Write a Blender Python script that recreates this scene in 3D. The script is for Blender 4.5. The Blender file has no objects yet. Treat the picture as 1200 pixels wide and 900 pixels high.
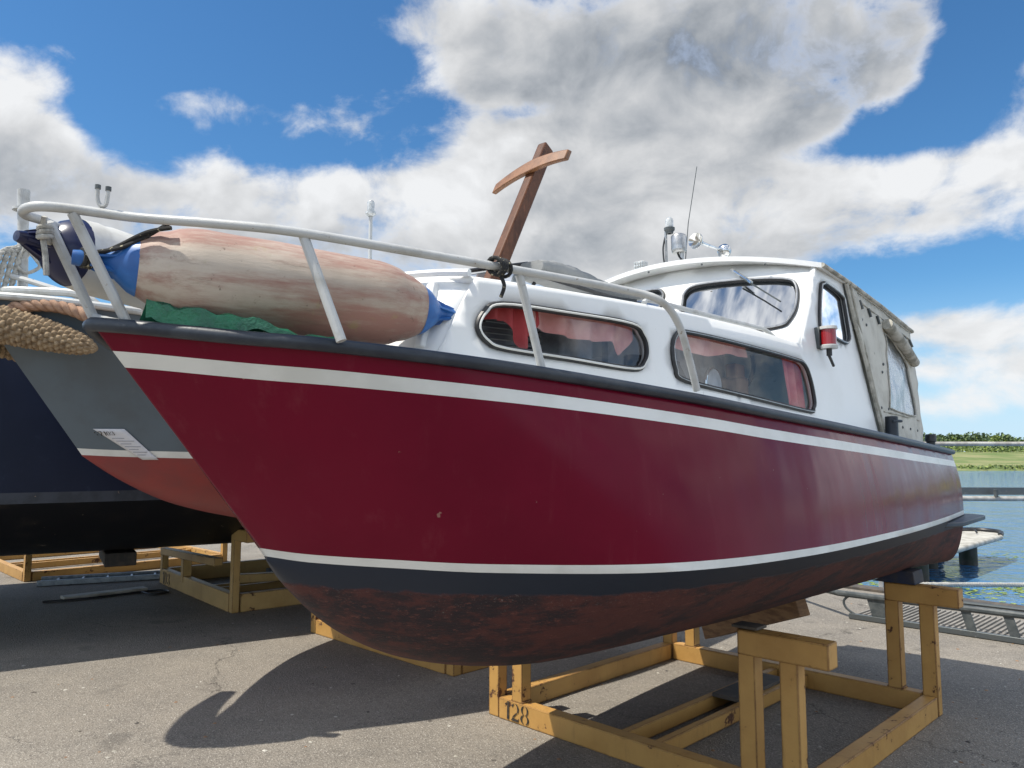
import bpy, bmesh, math, random
import numpy as np
from mathutils import Vector, Matrix, noise as mnoise
from mathutils.geometry import delaunay_2d_cdt
random.seed(7)
R = math.radians
scn = bpy.context.scene
col = scn.collection

# ------------------------------------------------------------------ camera
cam_d = bpy.data.cameras.new('camera'); cam = bpy.data.objects.new('camera', cam_d); col.objects.link(cam)
cam.location = (0, 0, 1.6)
PITCH = math.atan(85/890.)
cam.rotation_euler = (math.pi/2 + PITCH, 0, 0)
cam_d.sensor_width = 36; cam_d.lens = 890/1200*36
cam_d.clip_start = .05; cam_d.clip_end = 4000
scn.camera = cam

# ------------------------------------------------------------------ sun, sky, exposure
TO_SUN = Vector((-.519, -.152, 1)).normalized()
sun_d = bpy.data.lights.new('sun', 'SUN'); sun_d.energy = 3.9; sun_d.angle = R(.55); sun_d.color = (1, .94, .84)
sun = bpy.data.objects.new('sun', sun_d); col.objects.link(sun)
sun.rotation_euler = TO_SUN.to_track_quat('Z', 'Y').to_euler()
scn.view_settings.view_transform = 'Standard'; scn.view_settings.look = 'None'
scn.view_settings.gamma = 1; scn.view_settings.exposure = 0.42
try: scn.view_settings.use_curve_mapping = False
except Exception: pass

world = bpy.data.worlds.new('World'); scn.world = world; world.use_nodes = True
nt = world.node_tree; nt.nodes.clear()
class NG:
    """small helper for node graphs"""
    def __init__(s, nt): s.nt = nt
    def n(s, t, **k):
        o = s.nt.nodes.new(t)
        for a, b in k.items(): setattr(o, a, b)
        return o
    def put(s, sock, v):
        if v is None: return
        if hasattr(v, 'default_value') or hasattr(v, 'is_linked'): s.nt.links.new(v, sock)
        else: sock.default_value = v
    def m(s, op, a, b=None, c=None, clamp=False):
        o = s.n('ShaderNodeMath', operation=op); o.use_clamp = clamp
        s.put(o.inputs[0], a); s.put(o.inputs[1], b)
        if c is not None: s.put(o.inputs[2], c)
        return o.outputs[0]
    def vm(s, op, a, b=None):
        o = s.n('ShaderNodeVectorMath', operation=op); s.put(o.inputs[0], a); s.put(o.inputs[1], b); return o.outputs[0]
    def mr(s, v, a, b, c=0., d=1., smooth=True):
        o = s.n('ShaderNodeMapRange'); o.interpolation_type = 'SMOOTHSTEP' if smooth else 'LINEAR'
        s.put(o.inputs[0], v); s.put(o.inputs[1], a); s.put(o.inputs[2], b); s.put(o.inputs[3], c); s.put(o.inputs[4], d); return o.outputs[0]
    def mix(s, f, a, b):
        o = s.n('ShaderNodeMix', data_type='RGBA')
        s.put(o.inputs[0], f); s.put(o.inputs[6], a); s.put(o.inputs[7], b); return o.outputs[2]
    def noise(s, vec, scale, detail=4, rough=.55, dist=0., out=0):
        o = s.n('ShaderNodeTexNoise'); s.put(o.inputs['Vector'], vec); o.inputs['Scale'].default_value = scale
        o.inputs['Detail'].default_value = detail; o.inputs['Roughness'].default_value = rough; o.inputs['Distortion'].default_value = dist
        return o.outputs[out]
g = NG(nt)
sky = g.n('ShaderNodeTexSky', sky_type='NISHITA'); sky.sun_disc = False
sky.sun_elevation = math.asin(TO_SUN.z); sky.sun_rotation = math.atan2(TO_SUN.x, TO_SUN.y)
sky.air_density = 1.0; sky.dust_density = .3; sky.ozone_density = 3.0; sky.altitude = 0
tc = g.n('ShaderNodeTexCoord')
dirv = tc.outputs['Generated']
sep = g.n('ShaderNodeSeparateXYZ'); g.put(sep.inputs[0], dirv)
az = g.m('ARCTAN2', sep.outputs[0], sep.outputs[1]); el = g.m('ARCSINE', sep.outputs[2])
# clouds: (azimuth, elevation, half width, half height, weight)
CLOUDS = [(0.42, 0.47, 0.14, 0.07, 0.8),(0.575, 0.43, 0.05, 0.08, -1.5),(0.50, 0.385, 0.085, 0.045, -1.7),(-0.503, 0.41, 0.046, 0.056, -0.9),(0.534, 0.145, 0.093, 0.026, 1.05),(0.588, 0.098, 0.056, 0.024, 1.0),(0.538, 0.062, 0.135, 0.015, 0.8),(0.553, 0.196, 0.058, 0.013, -0.5),(-0.567, 0.439, 0.06, 0.036, 0.5),(0.231,0.488,0.344,0.111,1.2),(-0.047,0.522,0.13,0.061,1),(0.399,0.419,0.162,0.059,1),(-0.523,0.267,0.2,0.067,1),(-0.281,0.30,0.244,0.066,1),(-0.046,0.337,0.185,0.087,1.1),(0.138,0.35,0.172,0.097,1.1),(0.312,0.286,0.219,0.084,1),(0.48,0.307,0.133,0.059,0.9),(-0.594,0.407,0.058,0.058,1),(-0.593,0.333,0.096,0.046,1),(-0.348,0.422,0.143,0.028,0.8),(-0.33,0.375,0.2,0.02,-0.55),(0.601,0.388,0.058,0.045,0.9),(0.576,0.318,0.088,0.037,0.8),(0.506,0.098,0.032,0.016,0.8),(-0.391,0.484,0.262,0.077,-1.3),(0.045,0.440,0.075,0.016,-.95),(0.386,0.364,0.097,0.02,-1),(0.251,0.394,0.09,0.012,-0.6),(0.502,0.207,0.12,0.031,-1.4),(-0.562,0.2,0.058,0.028,-0.9),(-0.463,0.343,0.062,0.029,-0.7),(-0.116,0.438,0.058,0.053,-0.9)]
tot = None
for (ca, ce, ra, re, w) in CLOUDS:
    dx = g.m('MULTIPLY', g.m('SUBTRACT', az, ca), 1/(ra*1.05)); dy = g.m('MULTIPLY', g.m('SUBTRACT', el, ce), 1/(re*1.05))
    r2 = g.m('ADD', g.m('MULTIPLY', dx, dx), g.m('MULTIPLY', dy, dy))
    e = g.m('MULTIPLY', g.m('EXPONENT', g.m('MULTIPLY', r2, -1.0)), w)
    tot = e if tot is None else g.m('ADD', tot, e)
# soft saturation, then add clouds elsewhere in the sky from noise only
tot = g.m('MINIMUM', tot, 1.15)
strech = g.vm('MULTIPLY', dirv, (1.0, 1.0, 1.35))
warp = g.noise(strech, 3.0, 3, .5, out=1)
wv = g.vm('ADD', strech, g.vm('MULTIPLY', g.vm('SUBTRACT', warp, (.5, .5, .5)), (.16, .16, .16)))
n1 = g.noise(wv, 4.6, 12, .60)
n1s = g.noise(wv, 4.6, 4, .52); n2 = g.noise(g.vm('ADD', wv, tuple(TO_SUN*0.045)), 4.6, 4, .52)
n3 = g.noise(wv, 15., 8, .62)
n5 = g.noise(wv, 8.5, 6, .55); n6 = g.noise(g.vm('ADD', wv, (-.006, 0, .022)), 8.5, 6, .55)
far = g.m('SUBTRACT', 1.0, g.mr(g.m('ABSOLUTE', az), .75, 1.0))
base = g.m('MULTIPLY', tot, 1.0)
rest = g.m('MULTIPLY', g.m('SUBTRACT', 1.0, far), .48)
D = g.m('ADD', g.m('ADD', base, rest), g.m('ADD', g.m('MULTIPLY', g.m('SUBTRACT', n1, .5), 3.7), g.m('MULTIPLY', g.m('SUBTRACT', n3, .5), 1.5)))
alpha = g.mr(D, .08, 1.0)
thick = g.mr(D, .6, 2.6)
relief = g.m('ADD', g.m('ADD', g.m('MULTIPLY', g.m('SUBTRACT', n1s, n2), .9), g.m('MULTIPLY', g.m('SUBTRACT', n5, n6), .55)), g.m('MULTIPLY', g.m('SUBTRACT', n3, .5), .28))
n4 = g.noise(wv, 2.6, 3, .5)
grey_t = None
for (ca, ce, ra, re, w) in ((.24, .50, .34, .10, .95), (.40, .42, .17, .06, .6), (-.10, .255, .42, .045, .62), (-.60, .31, .12, .05, .6), (-.45, .22, .3, .04, .5), (.10, .34, .10, .035, .5), (.42, .25, .20, .03, .4)):
    dx = g.m('MULTIPLY', g.m('SUBTRACT', az, ca), 1/ra); dy = g.m('MULTIPLY', g.m('SUBTRACT', el, ce), 1/re)
    e = g.m('MULTIPLY', g.m('EXPONENT', g.m('MULTIPLY', g.m('ADD', g.m('MULTIPLY', dx, dx), g.m('MULTIPLY', dy, dy)), -1.)), w)
    grey_t = e if grey_t is None else g.m('ADD', grey_t, e)
edge = g.mr(D, .35, 1.0)
shade = g.m('ADD', g.m('ADD', g.m('MULTIPLY', thick, .55), g.m('MULTIPLY', grey_t, edge)), g.m('MULTIPLY', g.m('SUBTRACT', n4, .5), .8), clamp=True)
lum = g.m('ADD', g.mr(shade, 0., 1., .72, .36), relief)
lum = g.m('MINIMUM', g.m('MAXIMUM', lum, .20), .74)
behind = g.m('SUBTRACT', 1.0, far)          # unseen clouds outside the view, brightened as added fill for the shaded port side
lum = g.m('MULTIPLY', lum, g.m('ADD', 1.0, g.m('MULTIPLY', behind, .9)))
cc = g.n('ShaderNodeCombineXYZ')
g.put(cc.inputs[0], g.m('MULTIPLY', lum, g.mr(lum, .22, .6, .88, .99))); g.put(cc.inputs[1], g.m('MULTIPLY', lum, g.mr(lum, .22, .6, .96, 1.0))); g.put(cc.inputs[2], g.m('MULTIPLY', lum, g.mr(lum, .22, .6, 1.06, 1.01)))
bg1 = g.n('ShaderNodeBackground')
hs = g.n('ShaderNodeHueSaturation'); hs.inputs['Saturation'].default_value = 1.12; g.put(hs.inputs['Color'], sky.outputs[0])
tint = g.n('ShaderNodeVectorMath', operation='MULTIPLY'); g.put(tint.inputs[0], hs.outputs[0]); tint.inputs[1].default_value = (.64, .93, 1.05)
low = g.mr(el, .0, .22, 1., 0.)
skyc = g.mix(g.m('MULTIPLY', low, .85), tint.outputs[0], (4.6, 6.1, 7.6, 1))
g.put(bg1.inputs[0], skyc); bg1.inputs[1].default_value = .1
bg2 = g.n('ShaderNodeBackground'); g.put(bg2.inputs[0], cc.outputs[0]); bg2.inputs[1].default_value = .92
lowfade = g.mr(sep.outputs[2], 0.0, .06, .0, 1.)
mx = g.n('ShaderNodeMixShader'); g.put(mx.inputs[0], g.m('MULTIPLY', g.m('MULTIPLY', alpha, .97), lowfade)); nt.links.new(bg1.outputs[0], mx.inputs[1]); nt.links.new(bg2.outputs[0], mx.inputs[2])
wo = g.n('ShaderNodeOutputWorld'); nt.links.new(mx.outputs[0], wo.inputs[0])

# ------------------------------------------------------------------ materials
def mat(name, c, rough=.5, metal=0., c2=None, nscale=5., lo=.4, hi=.65, ndet=6, bump=0., bscale=20., bdist=.01, coat=0., c3=None, s3=60., lo3=.6, hi3=.7, spec=.5, stretch=(1, 1, 1), rvar=0., sheen=0.):
    m = bpy.data.materials.new(name); m.use_nodes = True
    nt = m.node_tree; g = NG(nt); p = nt.nodes['Principled BSDF']
    v = g.n('ShaderNodeTexCoord').outputs['Object']
    if stretch != (1, 1, 1): v = g.vm('MULTIPLY', v, stretch)
    cs = (*c, 1)
    if c2 is not None:
        f = g.mr(g.noise(v, nscale, ndet, .6), lo, hi)
        cs = g.mix(f, (*c, 1), (*c2, 1))
    if c3 is not None:
        f3 = g.mr(g.noise(v, s3, 5, .65), lo3, hi3)
        cs = g.mix(f3, cs, (*c3, 1))
    g.put(p.inputs['Base Color'], cs)
    if rvar: g.put(p.inputs['Roughness'], g.mr(g.noise(v, nscale*1.7, 5, .6), .3, .7, max(.02, rough-rvar), rough+rvar))
    else: p.inputs['Roughness'].default_value = rough
    p.inputs['Metallic'].default_value = metal
    p.inputs['Specular IOR Level'].default_value = spec
    p.inputs['Coat Weight'].default_value = coat; p.inputs['Coat Roughness'].default_value = .08
    if bump:
        b = g.n('ShaderNodeBump'); b.inputs['Strength'].default_value = bump; b.inputs['Distance'].default_value = bdist
        g.put(b.inputs['Height'], g.noise(v, bscale, 6, .6)); g.put(p.inputs['Normal'], b.outputs[0])
    return m
M = {}
M['white'] = mat('white_gelcoat', (.82, .825, .81), .32, c2=(.74, .74, .71), nscale=2.2, lo=.45, hi=.8, bump=.15, bscale=6, bdist=.006, c3=(.5, .47, .4), s3=35, lo3=.68, hi3=.8)
M['white_tube'] = mat('white_painted_tube', (.50, .505, .49), .42, c2=(.36, .35, .32), nscale=11, lo=.45, hi=.75, bump=.3, bscale=60, bdist=.002, c3=(.25, .2, .15), s3=48, lo3=.64, hi3=.70)
M['stripe'] = mat('stripe_white', (.72, .72, .68), .35, c2=(.6, .6, .56), nscale=3)
M['strake'] = mat('dark_rubber', (.012, .018, .030), .42, c2=(.03, .038, .05), nscale=9, bump=.3, bscale=25, bdist=.004)
M['black'] = mat('black_rubber', (.012, .012, .013), .45, c2=(.03, .03, .03), nscale=12)
M['chrome'] = mat('chrome', (.78, .78, .77), .12, 1., c2=(.55, .55, .53), nscale=20, rvar=.06)
M['steel'] = mat('dull_steel', (.5, .5, .49), .35, .9, c2=(.35, .35, .34), nscale=25)
M['teak'] = mat('varnished_wood', (.115, .046, .022), .5, c2=(.07, .027, .013), nscale=7, stretch=(3, 3, 1), bump=.3, bscale=30, bdist=.002, c3=(.20, .075, .038), s3=22, lo3=.55, hi3=.75, spec=.25)
M['teak_light'] = mat('varnished_wood_light', (.25, .115, .05), .5, c2=(.16, .07, .03), nscale=12, bump=.2, bscale=40, bdist=.002)
M['grey_canvas'] = mat('grey_canvas', (.22, .23, .23), .85, c2=(.29, .295, .29), nscale=4, bump=.6, bscale=12, bdist=.012)
M['canvas'] = mat('beige_canvas', (.60, .58, .51), .85, c2=(.45, .43, .37), nscale=5, lo=.4, hi=.7, bump=.7, bscale=7, bdist=.02, c3=(.22, .20, .16), s3=16, lo3=.62, hi3=.78)
M['canvas_edge'] = mat('beige_canvas_trim', (.50, .48, .42), .85, c2=(.25, .24, .2), nscale=14)
def fender_mat():
    m = bpy.data.materials.new('dirty_fender'); m.use_nodes = True; nt = m.node_tree; g = NG(nt); p = nt.nodes['Principled BSDF']
    v = g.n('ShaderNodeTexCoord').outputs['Object']
    r = g.n('ShaderNodeVectorRotate'); r.rotation_type = 'Z_AXIS'; r.inputs['Angle'].default_value = R(-29.); g.put(r.inputs['Vector'], v)
    w = g.vm('MULTIPLY', r.outputs[0], (.9, .9, 1.0)); st = g.vm('MULTIPLY', r.outputs[0], (.55, 2.2, 3.4))
    a = g.mix(g.mr(g.noise(w, 3., 6, .6), .35, .7), (.55, .47, .385, 1), (.38, .30, .23, 1))
    a = g.mix(g.m('MULTIPLY', g.mr(g.noise(st, 2.4, 8, .7), .40, .60), .9), a, (.31, .14, .105, 1))
    a = g.mix(g.m('MULTIPLY', g.mr(g.noise(st, 7, 8, .75), .54, .70), .6), a, (.20, .13, .09, 1))
    a = g.mix(g.m('MULTIPLY', g.mr(g.noise(v, 32, 6, .7), .62, .70), .7), a, (.12, .08, .05, 1))
    a = g.mix(g.m('MULTIPLY', g.mr(g.noise(v, 9, 6, .7), .60, .72), .4), a, (.33, .30, .10, 1))
    g.put(p.inputs['Base Color'], a); p.inputs['Roughness'].default_value = .6
    b = g.n('ShaderNodeBump'); b.inputs['Strength'].default_value = .4; b.inputs['Distance'].default_value = .004
    g.put(b.inputs['Height'], g.noise(st, 18, 6, .7)); g.put(p.inputs['Normal'], b.outputs[0]); return m
M['fender'] = fender_mat()
M['fender_clean'] = mat('pale_fender', (.66, .65, .60), .5, c2=(.5, .48, .43), nscale=7)
M['blue_end'] = mat('blue_rubber', (.028, .16, .46), .42, c2=(.02, .10, .32), nscale=9)
M['navy_end'] = mat('navy_rubber', (.010, .014, .060), .28, c2=(.02, .02, .05), nscale=9)
M['tarp'] = mat('green_plastic', (.01, .17, .075), .3, c2=(.01, .09, .05), nscale=9, bump=.6, bscale=18, bdist=.02)
M['curtain'] = mat('red_curtain', (.58, .075, .075), .8, c2=(.68, .20, .18), nscale=6)
M['curtain_pink'] = mat('pink_curtain', (.85, .45, .39), .8, c2=(.75, .30, .26), nscale=5)
M['interior'] = mat('interior_grey', (.72, .76, .80), .6, c2=(.26, .27, .29), nscale=3)
M['interior_dark'] = mat('interior_dark', (.02, .022, .025), .3)
M['tan'] = mat('tan_cushion', (.42, .25, .15), .7)
M['rope_tan'] = mat('coir_rope', (.35, .255, .155), .95, c2=(.19, .13, .075), nscale=30, bump=.6, bscale=120, bdist=.004)
M['rope_tan2'] = mat('manila_rope', (.42, .26, .17), .9, c2=(.30, .18, .12), nscale=30, bump=.6, bscale=160, bdist=.003)
M['rope_grey'] = mat('grey_rope', (.46, .45, .41), .9, c2=(.3, .29, .26), nscale=60, bump=.5, bscale=200, bdist=.002)
M['rope_black'] = mat('black_fleck_rope', (.02, .02, .02), .8, c2=(.5, .45, .3), nscale=90, lo=.6, hi=.66)
M['grey_hull'] = mat('grey_blue_paint', (.095, .125, .150), .42, c2=(.080, .098, .112), nscale=2, c3=(.13, .15, .16), s3=6, lo3=.6, hi3=.8, bump=.1, bscale=5, bdist=.006)
M['grey_bow'] = mat('olive_grey_paint', (.055, .066, .068), .5, c2=(.045, .052, .053), nscale=3)
M['red_bottom'] = mat('red_antifouling', (.27, .032, .030), .5, c2=(.21, .035, .035), nscale=3, c3=(.4, .12, .1), s3=9, lo3=.66, hi3=.8)
M['navy_hull'] = mat('navy_paint', (.003, .0075, .025), .35, c2=(.005, .010, .030), nscale=2, bump=.15, bscale=4, bdist=.01, spec=.25, c3=(.02, .03, .06), s3=5, lo3=.6, hi3=.8)
M['navy_band'] = mat('navy_band_grey', (.035, .042, .058), .5, c2=(.02, .025, .035), nscale=8, c3=(.3, .22, .16), s3=8, lo3=.66, hi3=.69)
M['navy_bottom'] = mat('black_bottom', (.010, .011, .015), .45, c2=(.035, .03, .028), nscale=3.5, lo=.5, hi=.75, c3=(.35, .3, .24), s3=7, lo3=.69, hi3=.71, spec=.3)
def cradle_paint(name, c, c2, wear):
    m = bpy.data.materials.new(name); m.use_nodes = True; nt = m.node_tree; g = NG(nt); p = nt.nodes['Principled BSDF']
    v = g.n('ShaderNodeTexCoord').outputs['Object']
    a = g.mix(g.mr(g.noise(v, 3, 6, .6), .35, .7), (*c, 1), (*c2, 1))
    a = g.mix(g.m('MULTIPLY', g.mr(g.noise(g.vm('MULTIPLY', v, (6, 6, 1.)), 3, 6, .7), .55, .75), .35), a, (.20, .10, .035, 1))
    bv = g.n('ShaderNodeBevel'); bv.samples = 4; bv.inputs['Radius'].default_value = .014
    ge = g.n('ShaderNodeNewGeometry')
    dt = g.n('ShaderNodeVectorMath', operation='DOT_PRODUCT'); g.put(dt.inputs[0], bv.outputs[0]); g.put(dt.inputs[1], ge.outputs['True Normal'])
    e = g.mr(dt.outputs['Value'], .995, .90)
    n = g.m('ADD', g.noise(v, 12, 8, .72), g.m('MULTIPLY', g.m('SUBTRACT', g.noise(v, 2.1, 3, .5), .5), .42))
    rust = g.mr(g.m('ADD', n, g.m('MULTIPLY', e, .34)), wear, wear+.02)
    a = g.mix(rust, a, g.mix(g.noise(v, 50, 4, .6), (.050, .024, .014, 1), (.14, .055, .025, 1)))
    g.put(p.inputs['Base Color'], a); g.put(p.inputs['Roughness'], g.mr(rust, 0., 1., .5, .9))
    b = g.n('ShaderNodeBump'); b.inputs['Strength'].default_value = .45; b.inputs['Distance'].default_value = .004
    g.put(b.inputs['Height'], g.m('SUBTRACT', g.noise(v, 30, 5, .6), rust)); g.put(p.inputs['Normal'], b.outputs[0]); return m
M['yellow'] = cradle_paint('yellow_cradle_paint', (.52, .295, .085), (.42, .225, .06), .635)
M['yellow_pale'] = cradle_paint('pale_cradle_paint', (.56, .36, .13), (.46, .28, .09), .67)
M['raw_wood'] = mat('weathered_timber', (.34, .20, .10), .75, c2=(.20, .11, .06), nscale=8, stretch=(1, 1, 4), bump=.6, bscale=30, bdist=.004)
M['dark_wood'] = mat('dark_timber', (.06, .055, .05), .8, c2=(.11, .09, .07), nscale=9, bump=.5, bscale=30, bdist=.004)
M['blue_wood'] = mat('blue_black_block', (.018, .026, .055), .7, c2=(.05, .045, .045), nscale=10)
M['ink'] = mat('stencil_ink', (.02, .02, .02), .7, c2=(.07, .05, .03), nscale=40)
M['paper'] = mat('white_paper', (.62, .62, .64), .7)
M['print'] = mat('faint_print', (.25, .25, .28), .7)
M['galv'] = mat('galvanised_steel', (.11, .125, .13), .45, .5, c2=(.12, .13, .13), nscale=9, c3=(.4, .4, .38), s3=25, lo3=.6, hi3=.8)
M['dark_steel'] = mat('dark_painted_steel', (.055, .065, .068), .5, c2=(.10, .11, .11), nscale=11)
M['pale_pipe'] = mat('weathered_pale_pipe', (.46, .45, .42), .55, c2=(.30, .28, .25), nscale=8)
M['pontoon'] = mat('pontoon_deck', (.50, .48, .42), .7, c2=(.32, .30, .25), nscale=4, c3=(.2, .18, .13), s3=9, lo3=.6, hi3=.75)
M['deck_boards'] = mat('weathered_ribbed_deck', (.27, .25, .22), .8, c2=(.19, .18, .16), nscale=5)
M['pile'] = mat('wet_pile', (.06, .055, .045), .6, c2=(.03, .04, .02), nscale=6)
M['alu'] = mat('aluminium', (.34, .36, .38), .4, .8, c2=(.22, .24, .26), nscale=15)
M['red_lens'] = mat('red_lens', (.28, .008, .012), .12, coat=.6)
M['glass_lens'] = mat('clear_lens', (.55, .57, .57), .08, coat=.8, c2=(.35, .37, .37), nscale=40)
M['trunk'] = mat('bark', (.07, .055, .04), .9)
M['grey_deck'] = mat('deck_paint', (.42, .43, .42), .6)

def glass(name, tint, gl, rough=.02, wavy=0., fk=1.):
    m = bpy.data.materials.new(name); m.use_nodes = True; nt = m.node_tree; nt.nodes.clear(); g = NG(nt)
    t = g.n('ShaderNodeBsdfTransparent'); t.inputs[0].default_value = (*tint, 1)
    b = g.n('ShaderNodeBsdfGlossy'); b.inputs['Roughness'].default_value = rough; b.inputs[0].default_value = (.95, .97, 1, 1)
    if wavy:
        bp = g.n('ShaderNodeBump'); bp.inputs['Strength'].default_value = wavy; bp.inputs['Distance'].default_value = .02
        g.put(bp.inputs['Height'], g.noise(g.n('ShaderNodeTexCoord').outputs['Object'], 9, 4, .6)); g.put(b.inputs['Normal'], bp.outputs[0])
    f = g.n('ShaderNodeFresnel'); f.inputs[0].default_value = 1.5
    x = g.n('ShaderNodeMixShader'); g.put(x.inputs[0], g.m('ADD', g.m('MULTIPLY', f.outputs[0], fk), gl, clamp=True))
    nt.links.new(t.outputs[0], x.inputs[1]); nt.links.new(b.outputs[0], x.inputs[2])
    o = g.n('ShaderNodeOutputMaterial'); nt.links.new(x.outputs[0], o.inputs[0]); return m
M['glass'] = glass('tinted_window_glass', (.80, .82, .84), -.02, fk=.10)
M['wind_glass'] = glass('windscreen_glass', (.35, .40, .44), .42)
M['vinyl'] = glass('clear_vinyl', (.80, .82, .82), .10, .25, .5, fk=.4)

def hull_mat(name, black, c1, c2, c3, edge):
    """boot top running raggedly into worn antifouling; 'drop' = height below the waterline"""
    m = bpy.data.materials.new(name); m.use_nodes = True; nt = m.node_tree; g = NG(nt); p = nt.nodes['Principled BSDF']
    v = g.n('ShaderNodeTexCoord').outputs['Object']
    at = g.n('ShaderNodeAttribute'); at.attribute_name = 'drop'; d = at.outputs['Fac']
    wob = g.m('MULTIPLY', g.m('SUBTRACT', g.noise(v, 6, 8, .7), .5), .05)
    dd = g.m('ADD', d, wob)
    f = g.mr(dd, -edge-.006, -edge+.006)
    st = g.vm('MULTIPLY', v, (1, 1, 2.6))
    big = g.mr(g.noise(g.vm('MULTIPLY', v, (1, 1, 2.2)), 3.2, 10, .74), .44, .58)
    a = g.mix(big, (*c1, 1), (*c2, 1))
    a = g.mix(g.mr(g.noise(st, 22, 10, .8), .54, .66), a, (*c3, 1))
    a = g.mix(g.m('MULTIPLY', g.mr(g.noise(g.vm('MULTIPLY', v, (.6, .6, 5)), 9, 8, .8), .56, .70), .7), a, (.012, .012, .015, 1))
    flake = g.mr(g.noise(v, 17, 8, .75), .665, .685)
    a = g.mix(g.m('MULTIPLY', flake, .8), a, (.16, .13, .12, 1))
    runs = g.m('MULTIPLY', g.mr(g.noise(g.vm('MULTIPLY', v, (14, 14, 1.2)), 1.6, 8, .75), .64, .70), g.mr(dd, -edge-.22, -edge))
    a = g.mix(g.m('MULTIPLY', runs, .55), a, (.30, .29, .25, 1))
    speck = g.mr(g.noise(v, 130, 3, .7), .60, .70)
    band = g.m('MULTIPLY', g.mr(dd, -edge-.07, -edge-.01), g.mr(g.noise(st, 3, 3, .5), .42, .62))
    a = g.mix(g.m('MULTIPLY', speck, g.m('ADD', g.m('MULTIPLY', band, .6), .12)), a, (.23, .21, .20, 1))
    c = g.mix(f, a, (*black, 1))
    g.put(p.inputs['Base Color'], c)
    g.put(p.inputs['Roughness'], g.mr(f, 0., 1., .75, .55)); p.inputs['Specular IOR Level'].default_value = .3
    b = g.n('ShaderNodeBump'); b.inputs['Strength'].default_value = .55; b.inputs['Distance'].default_value = .006
    h = g.m('MULTIPLY', g.m('ADD', g.noise(st, 12, 10, .75), g.m('MULTIPLY', g.noise(v, 120, 3, .6), .35)), g.mr(f, 0., 1., 1., .15))
    g.put(b.inputs['Height'], h); g.put(p.inputs['Normal'], b.outputs[0]); return m
M['bottom'] = hull_mat('worn_antifouling', (.016, .022, .036), (.085, .029, .026), (.027, .019, .023), (.15, .056, .045), .085)

def red_paint():
    m = bpy.data.materials.new('dark_red_gloss_paint'); m.use_nodes = True; nt = m.node_tree; g = NG(nt); p = nt.nodes['Principled BSDF']
    v = g.n('ShaderNodeTexCoord').outputs['Object']
    a = g.mix(g.mr(g.noise(v, 1.3, 5, .6), .35, .7), (.122, .0035, .017, 1), (.155, .005, .022, 1))
    str_ = g.vm('MULTIPLY', v, (9, 9, .8))
    a = g.mix(g.m('MULTIPLY', g.mr(g.noise(str_, 1.6, 6, .65), .55, .8), .10), a, (.34, .12, .13, 1))
    a = g.mix(g.m('MULTIPLY', g.mr(g.noise(v, 45, 4, .7), .72, .76), .35), a, (.42, .30, .28, 1))
    sc = g.mr(g.noise(g.vm('MULTIPLY', v, (2, 2, 40)), 2.2, 6, .7), .70, .73)
    sc = g.m('MULTIPLY', sc, g.mr(g.noise(v, 1.7, 3, .5), .52, .62))
    a = g.mix(g.m('MULTIPLY', sc, .30), a, (.40, .20, .20, 1))
    chip = g.mr(g.noise(v, 24, 3, .5), .765, .775)
    a = g.mix(g.m('MULTIPLY', chip, .8), a, (.30, .16, .13, 1))
    g.put(p.inputs['Base Color'], a)
    g.put(p.inputs['Roughness'], g.mr(g.noise(v, 2.3, 6, .65), .3, .7, .13, .24))
    p.inputs['Specular IOR Level'].default_value = .12
    b = g.n('ShaderNodeBump'); b.inputs['Strength'].default_value = .5; b.inputs['Distance'].default_value = .03
    h = g.m('ADD', g.noise(g.vm('MULTIPLY', v, (1.6, 1.6, .45)), 2.2, 2, .4), g.m('MULTIPLY', g.noise(v, 90, 3, .6), .004))
    g.put(b.inputs['Height'], h); g.put(p.inputs['Normal'], b.outputs[0]); return m
M['red'] = red_paint()

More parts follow.
